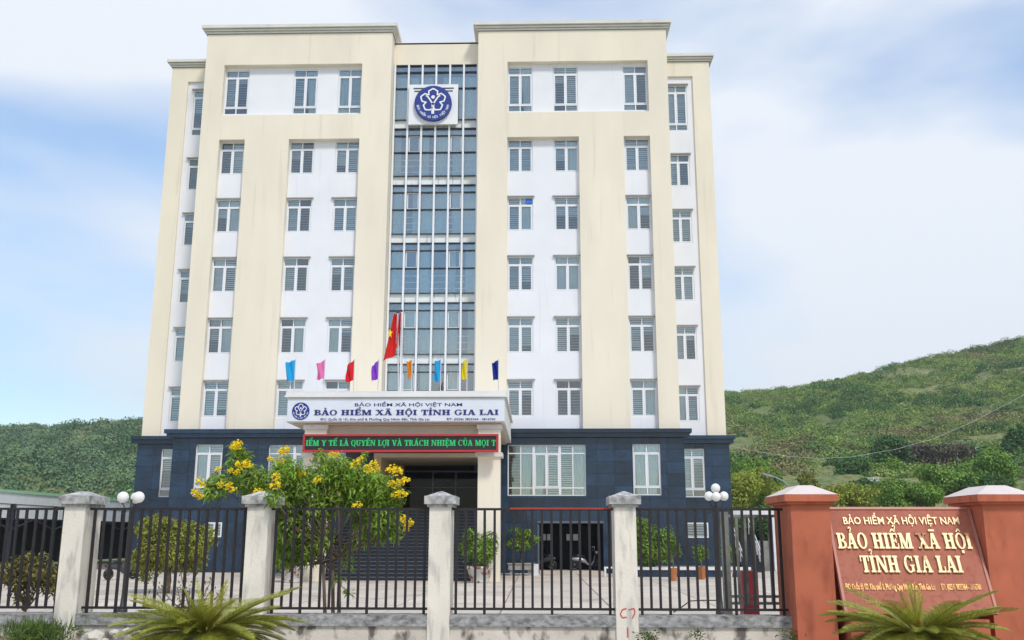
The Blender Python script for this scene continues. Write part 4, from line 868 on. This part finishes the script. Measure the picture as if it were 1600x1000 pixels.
# other shrubs
tree('clipped_bush', 'broad yellow green rounded bush behind the fence near the garden lamp', 'bush', (at(265, 860, 34).x, 34, YARD), at(266, 852, 34), (1.45, 1.2, 1.25), 17000, .13, LEAFY, .09, 42, s=.30)
tree('brown_shrub', 'straggly brownish green shrub close behind the fence', 'shrub', (at(45, 900, 16.6).x, 16.6, YARD), at(45, 900, 16.6), (.60, .45, .50), 2600, .09, LEAFB, .03, 22, s=.30)
bt = Vector((at(300, 900, 15.6).x, 15.6, YARD)); t = thing('twiggy_shrub', 'thin bare branched shrub with few leaves behind the fence', 'shrub', bt); mb = MB(); lp = []
mb.tube([bt, bt+Vector((.02, 0, .45)), bt+Vector((-.02, 0, .85))], [.04, .034, .025], 7)
for k in range(16):
    a_ = random.uniform(0, 6.28); s0 = bt+Vector((0, 0, random.uniform(.3, .85))); e_ = s0+Vector((math.cos(a_)*random.uniform(.25, .65), math.sin(a_)*.35, random.uniform(.15, .7))); mb.tube([s0, s0.lerp(e_, .5)+Vector((0, 0, -.04)), e_], [.014, .010, .004], 5)
    for q in range(16): lp.append(s0.lerp(e_, random.uniform(.4, 1.05))+Vector((random.gauss(0, .05), random.gauss(0, .05), random.gauss(0, .05))))
mb.build('stems', BARK, t, smooth=True); lp = np.array(lp); place('crown', leaf_mesh('crown', lp-np.array(bt), rng.normal(size=lp.shape)+[0, 0, .6], .075, .03, LEAFB), bt, t)
# cycads
def frond(L_, nl, wid, curl, mt_, seed):
    r = random.Random(seed); mb = MB(); pts = []
    for i in range(13):
        s_ = i/12; pts.append(Vector((L_*s_*(1-.10*curl*s_), 0, L_*(.32*s_-curl*.55*s_*s_))))
    mb.tube(pts, [.012*(1-.8*i/12)+.002 for i in range(13)], 5)
    def P(s_): f_ = s_*12; i = min(int(f_), 11); return pts[i].lerp(pts[i+1], f_-i)
    for i in range(nl):
        s_ = .14+.86*i/(nl-1); p = P(s_); tg = (P(min(1, s_+.02))-P(max(0, s_-.02))).normalized(); ln = wid*math.sin(math.pi*min(.97, s_*.86+.12))**.6*r.uniform(.85, 1.1)
        for sd_ in (-1, 1):
            d_ = (Vector((0, sd_, 0))*.72+tg*.80+Vector((0, 0, .22))).normalized(); e_ = p+d_*ln+Vector((0, 0, -.12*ln)); m_ = p+d_*ln*.5+Vector((0, 0, .01)); q = tg*.0076; k = len(mb.v)
            mb.v += [tuple(p-q), tuple(p+q), tuple(m_+q*.9), tuple(m_-q*.9), tuple(e_)]; mb.f += [(k, k+1, k+2, k+3), (k+3, k+2, k+4)]
    return mb.mesh('frond', mt_)
FR = [frond(1.18, 44, .24, c_, CYC, i) for i, c_ in enumerate((.35, .55, .75, .95))]; FY = [frond(.66, 24, .15, c_, CYCY, 9+i) for i, c_ in enumerate((-.15, .1))]; FO = frond(.5, 34, .11, .4, CYCO, 20)
def cycad(c, lab, seed, sc=1.0):
    r = random.Random(seed); t = thing('sago_palm', lab, 'cycad', (c[0], c[1], 0), 'sago palms before the fence')
    MB().lathe((c[0], c[1], 0), [(.16, 0), (.17, .1), (.15, c[2]-.08), (.10, c[2]+.02), (.03, c[2]+.08)], 14).build('trunk', BARK, t, smooth=True)
    for i in range(84):
        a_ = i*2.39996+r.uniform(-.2, .2); el = .42-.75*(i/84)+r.uniform(-.1, .1); o = place('frond', FR[min(3, int(i/22)) if r.random() < .8 else r.randrange(4)], (c[0], c[1], c[2]), t)
        s_ = sc*r.uniform(.85, 1.12); o.scale = (s_, s_, s_); o.rotation_euler = Matrix.Rotation(a_, 3, 'Z').to_4x4().to_euler(); o.rotation_euler = (Matrix.Rotation(a_, 3, 'Z') @ Matrix.Rotation(-el*.75, 3, 'Y') @ Matrix.Rotation(r.uniform(-.35, .35), 3, 'X')).to_euler()
    for i in range(7):
        a_ = i*.9+r.uniform(-.2, .2); el = r.uniform(.75, 1.2) if i < 5 else .45; o = place('frond', r.choice(FY) if i < 5 else FO, (c[0], c[1], c[2]+.03), t); s_ = sc*r.uniform(.7, 1.0); o.scale = (s_, s_, s_)
        o.rotation_euler = (Matrix.Rotation(a_, 3, 'Z') @ Matrix.Rotation(-el, 3, 'Y')).to_euler()
p = at(322, 992, 12.4); cycad((p.x, 12.4, p.z), 'dark sago palm with a yellowed centre beside pale rubble stones', 3)
p = at(1436, 996, 12.7); cycad((p.x, 12.7, p.z), 'spreading sago palm in front of the slanted red sign', 8, .95)
# soil bank, stones and grass on the left
mb = MB(); n = 30; xs_ = np.linspace(-8.6, -4.9, n); P = {}
for i, x in enumerate(xs_):
    for j in range(8): yy = 12.6+.26*j; P[i, j] = (x, yy, .02+.22*math.exp(-((j-6)/4)**2)*(.6+.4*math.sin(x*2.1))+.04*math.sin(x*9+j))
for i in range(n-1):
    for j in range(7): mb.quad(P[i, j], P[i+1, j], P[i+1, j+1], P[i, j+1])
mb.build('soil_bank', SOIL, kind='structure', smooth=True)
for k, (px_, py_, r_, lab) in enumerate(((148, 992, .15, 'largest pale rubble stone at the foot of the first pillar'), (178, 985, .07, 'rounded pale stone next to the largest rubble stone'), (200, 983, .075, 'pale stone amid the rubble under the sago palm fronds'), (222, 986, .08, 'whitish stone at the edge of the sago palm'), (163, 998, .07, 'small pale stone lying before the rubble'))):
    c = at(px_, py_, 13.6); bm = bmesh.new(); bmesh.ops.create_icosphere(bm, subdivisions=2, radius=r_)
    for v in bm.verts: v.co *= random.uniform(.82, 1.12); v.co.z *= .62
    me = bpy.data.meshes.new('stone'); bm.to_mesh(me); bm.free(); me.materials.append(STONE); o = place('stone', me, (c.x, 13.6, c.z-.03), None, label=lab, category='stone', group='rubble stones'); o.rotation_euler.z = k
gp = []; gn = []
for k in range(1500):
    c = at(random.gauss(58, 26), random.uniform(978, 1004), random.uniform(13.4, 14.2)); gp.append(c); gn.append((random.gauss(0, 1), random.gauss(0, 1), .2))
gp = np.array(gp); P_ = leaf_mesh('grass_tuft', gp-np.array((-7.3, 13.8, 0)), np.array(gn), .11, .018, GRASS, -.9); place('grass_tuft', P_, (-7.3, 13.8, 0), None, kind='stuff', label='green grass and weeds at the foot of the first pillar', category='grass')
wp = []
for px_ in (1005, 1018, 1090, 1225, 1245):
    for k in range(60): wp.append(at(px_+random.gauss(0, 7), random.uniform(985, 1004), random.uniform(14.2, 14.42)))
wp = np.array(wp); place('weeds', leaf_mesh('weeds', wp-np.array((2.5, 14.3, 0)), rng.normal(size=wp.shape)+[0, -.5, .5], .06, .022, GRASS, .2), (2.5, 14.3, 0), None, kind='stuff', label='small weeds growing along the fence footing', category='weeds')

# ------------------------------------------------------------------ hills
def vnoise(x, y, seed=0):
    def h(i, j): n_ = np.sin(i*127.1+j*311.7+seed*74.7)*43758.5453; return n_-np.floor(n_)
    i, j = np.floor(x), np.floor(y); fx_, fy_ = x-i, y-j; fx_ = fx_*fx_*(3-2*fx_); fy_ = fy_*fy_*(3-2*fy_)
    return (h(i, j)*(1-fx_)+h(i+1, j)*fx_)*(1-fy_)+(h(i, j+1)*(1-fx_)+h(i+1, j+1)*fx_)*fy_
def fbm(x, y, seed=0, o=5): return sum(vnoise(x*2**k, y*2**k, seed+k)*.5**k for k in range(o))/2
def hill(name, ridge_px, Dr, Df, xr, seed, nx, ny, back, rough):
    rp_ = np.array([[at(a, b, Dr).x, at(a, b, Dr).z] for a, b in ridge_px])
    xs_ = np.linspace(*xr, nx); ys_ = np.concatenate([np.linspace(Df, Dr, ny), np.linspace(Dr+4, Dr+back, 14)]); X, Y = np.meshgrid(xs_, ys_)
    def height(X, Y):
        # the ridge lies along straight sight lines so that each bearing keeps its skyline
        xb = X*Dr/np.maximum(Y, 1); hr = np.interp(xb, rp_[:, 0], rp_[:, 1]); s_ = np.clip((Y-Df)/(Dr-Df), 0, 1); z = -.6+(hr+.6)*(.25*s_+.75*s_**1.5)
        z = np.where(Y > Dr, hr-(Y-Dr)*.25, z); w = np.clip((Y-Df)/40, 0, 1)*np.clip((Dr+30-Y)/60, .25, 1)
        return z+w*rough*((fbm(X/34, Y/60, seed)-.5)*13*np.clip((Dr-Y)/60, 0, 1)+(fbm(X/28, Y/28, seed)-.5)*5*np.clip((Dr+10-Y)/40, .2, 1)+(fbm(X/6, Y/6, seed+9)-.5)*1.6)
    Z = height(X, Y); V = np.stack([X, Y, Z], -1).reshape(-1, 3); ny_ = len(ys_)
    F_ = [(j*nx+i, j*nx+i+1, (j+1)*nx+i+1, (j+1)*nx+i) for j in range(ny_-1) for i in range(nx-1)]
    me = bpy.data.meshes.new(name); me.from_pydata(V.tolist(), [], F_); me.materials.append(HILL); me.polygons.foreach_set('use_smooth', [True]*len(F_))
    o = place(name, me, (0, 0, 0), None, kind='structure'); return height
hR = hill('hill', [(700, 640), (1000, 622), (1140, 615), (1180, 612), (1240, 607), (1300, 596), (1380, 578), (1440, 562), (1520, 546), (1600, 529), (1800, 485), (2200, 400)], 300, 78, (20, 330), 3, 240, 130, 200, 1.0)
hL = hill('hill', [(-500, 690), (-200, 676), (0, 669), (60, 667), (110, 668), (150, 666), (190, 659), (230, 655), (400, 640), (700, 640)], 420, 105, (-420, -20), 11, 200, 110, 250, 1.3)
def shrubs(name, hf, n, xr, yr, size, nl, mt_, leaf, lab, dens_seed, thr=.20):
    P = []; N = []; cnt = 0
    X = rng.uniform(*xr, n*4); Y = rng.uniform(yr[0]**.5, yr[1]**.5, n*4)**2; d_ = fbm(X/14, Y/14, dens_seed, 3); pxx = 841+1510*X/Y
    keep = (d_ > thr+.14*rng.random(len(X))) & (pxx > -60) & (pxx < 1680); X, Y = X[keep][:n], Y[keep][:n]; Z = hf(X, Y)
    for x, y, z in zip(X, Y, Z):
        s_ = size*(.45+1.5*rng.random()**2.2); k = int(nl*(.6+.5*s_/size)); dd = rng.normal(size=(k, 3)); dd /= np.linalg.norm(dd, axis=1)[:, None]; dd[:, 2] = abs(dd[:, 2]); P.append(np.array((x, y, z-.15))+dd*np.array((s_, s_, s_*.8))*rng.uniform(.5, 1, (k, 1))); nn_ = dd+rng.normal(size=(k, 3))*.5; N.append(nn_)
    P = np.concatenate(P); N = np.concatenate(N); place(name, leaf_mesh(name, P, N, leaf, leaf*.7, mt_), (0, 0, 0), None, kind='stuff', label=lab, category='shrubs')
shrubs('hill_shrubs', hR, 11500, (25, 260), (135, 318), 1.25, 52, SHRUB, .44, 'dense green scrub covering the hillside right of the building', 5, .25)
shrubs('hill_thickets', hR, 620, (25, 260), (140, 300), 2.3, 230, DTREE, .48, 'darker tall thickets scattered over the hillside right of the building', 31, .46)
shrubs('hill_thickets', hL, 420, (-330, -60), (150, 405), 3.4, 210, DTREE, .8, 'darker tall thickets scattered over the hill behind the shed', 33, .46)
shrubs('hill_shrubs', hL, 7500, (-330, -60), (130, 440), 1.9, 40, SHRUBL, .85, 'dense green scrub covering the hill behind the shed', 6)
# trees one can tell apart at the foot of the right hill
for px_, py_, D, rw, rh, mt_, lab, nl in ((1398, 718, 150, 4.2, 3.6, DTREE, 'round dark green tree standing alone on the lower hillside', 4200), (1455, 716, 158, 6.0, 2.6, BTREE, 'wide brownish tree on the hillside beside the dark round tree', 3600), (1385, 735, 140, 2.6, 2.4, GTREE, 'small olive tree below the dark round tree', 1800),
        (1335, 745, 135, 3.0, 2.2, DTREE, 'low dark bushy tree beside the white rail frame', 2200), (1352, 765, 120, 1.8, 1.6, DTREE, 'little dark tree just above the slanted sign', 1200), (1420, 775, 95, 4.0, 2.0, GTREE, 'broad leafy tree rising directly behind the slanted sign', 5200), (1480, 752, 118, 3.6, 2.2, GTREE, 'bright green tree left of the far gate pillar cap', 3200), (1545, 735, 125, 4.5, 3.0, GTREE, 'large light green tree above the far gate pillar', 4200), (1330, 778, 92, 2.6, 1.3, YTREE, 'yellow green bush beside the gate pillar cap', 2000),
        (1165, 770, 88, 3.6, 2.6, YTREE, 'yellow green tree hugging the corner of the building', 4200), (1185, 750, 110, 4.0, 2.6, GTREE, 'green tree behind the street lamp', 3600), (1590, 690, 160, 3.0, 3.0, DTREE, 'dark tree at the end of the white hut', 2200), (1190, 835, 70, 2.6, 2.0, DTREE, 'dark leafy tree over the boundary wall', 3600)):
    c = at(px_, py_, D); gz = float(hR(np.array([c.x]), np.array([float(D)]))[0]) if D > 78 else -.6
    tree('hillside_tree', lab, 'tree', (c.x, D, min(gz, c.z-rh*.4)), c, (rw, rw*.8, rh), nl*2, D*.003, mt_, .16, 20, 'trees at the foot of the hill', s=.36, wratio=.6)
_rt = random.Random(21)
for k, (lab, mt_) in enumerate((('yellow green bush', YTREE), ('mid green bush', GTREE), ('dark green bush', DTREE), ('olive bush', LEAFY))*6):
    D = _rt.uniform(84, 124); px_ = 1150+460*((k*0.381966) % 1)+_rt.uniform(-8, 8); X_ = (px_-841)/1510*D; gz = float(hR(np.array([X_]), np.array([D]))[0]); rw = _rt.uniform(1.3, 2.6); rh = rw*_rt.uniform(.55, .8)
    tree('slope_bush', lab+' among the scrub at the foot of the hill', 'bush', (X_, D, gz-.1), (X_, D, gz+rh*.75), (rw, rw*.8, rh), int(1600+700*rw), D*.003, mt_, .07, 12, lab+'es on the slope', s=.4, wratio=.6)
# hut, pavilion and white frame on the slope
c = at(1542, 707, 170); t = thing('hill_hut', 'small white walled hut among trees on the slope', 'hut', (c.x, 170, c.z-1.2)); MB().box(c.x-2, c.x+2, 169, 172, c.z-1.5, c.z+.5).build('wall', KERBW, t); mb = MB(); mb.prism([(c.x-2.3, c.z+.5), (c.x+2.3, c.z+.5), (c.x+1.7, c.z+1.0), (c.x-1.7, c.z+.9)], lambda u, v, d: (u, 168.8+d, v), 0, 3.5); mb.build('roof', WPLAST, t)
c = at(1505, 706, 165); t = thing('hill_pavilion', 'open pavilion with flat dark roof on the slope', 'pavilion', (c.x, 165, c.z-1.5)); block('roof', SHEDD, c.x-1.7, c.x+1.7, 164, 167, c.z, c.z+.25, t)
for s in (-1, 1): block('post', KERBW, c.x+s*1.3-.08, c.x+s*1.3+.08, 164.3, 164.5, c.z-2.2, c.z, t)
c = at(1365, 752, 130); t = thing('rail_frame', 'white metal rail frame on the slope', 'railing', (c.x, 130, c.z-1.5))
for q in range(3): block('rail', KERBW, c.x-.75, c.x+.75, 130, 130.06, c.z-.3+.35*q, c.z-.22+.35*q, t)
for s in (-1, 0, 1): block('post', KERBW, c.x+s*.7-.05, c.x+s*.7+.05, 129.98, 130.08, c.z-1.8, c.z+.5, t)
# power cable
pts = [at(x, 697+19*math.sin(0)+0, 60) for x in (1140,)]; pts = [at(1140, 697, 60), at(1180, 705, 61), at(1230, 713, 62), at(1280, 716.5, 63), at(1330, 714, 64), at(1400, 702, 65.5), at(1460, 685, 67), at(1520, 659, 68.5), at(1600, 617, 70), at(1680, 570, 72)]
MB().tube(pts, .013, 6).build('power_cable', mat('cable_grey', (.45, .44, .40), .6), label='thin pale power cable sagging across the hillside', category='cable')
t = thing('utility_pole', 'concrete utility pole carrying the power cable', 'pole', (pts[-1].x, 72, -.6)); MB().tube([(pts[-1].x, 72, -.6), (pts[-1].x, 72, pts[-1].z+.5)], [.2, .12], 10).build('shaft', GREYW, t); block('crossarm', GREYW, pts[-1].x-.8, pts[-1].x+.8, 71.9, 72.1, pts[-1].z+.05, pts[-1].z+.17, t)

# ------------------------------------------------------------------ haze
HZ = bpy.data.materials.new('haze_air'); HZ.use_nodes = True; hn = HZ.node_tree; hn.nodes.remove(hn.nodes['Principled BSDF'])
pv = hn.nodes.new('ShaderNodeVolumePrincipled'); pv.inputs['Color'].default_value = (0.86, 0.93, 1.0, 1); pv.inputs['Density'].default_value = 0.00032; pv.inputs['Anisotropy'].default_value = 0.2
hn.links.new(pv.outputs[0], hn.nodes['Material Output'].inputs['Volume'])
MB().box(-950, 950, -350, 1250, -2.6, 190).build('haze', HZ, kind='stuff')
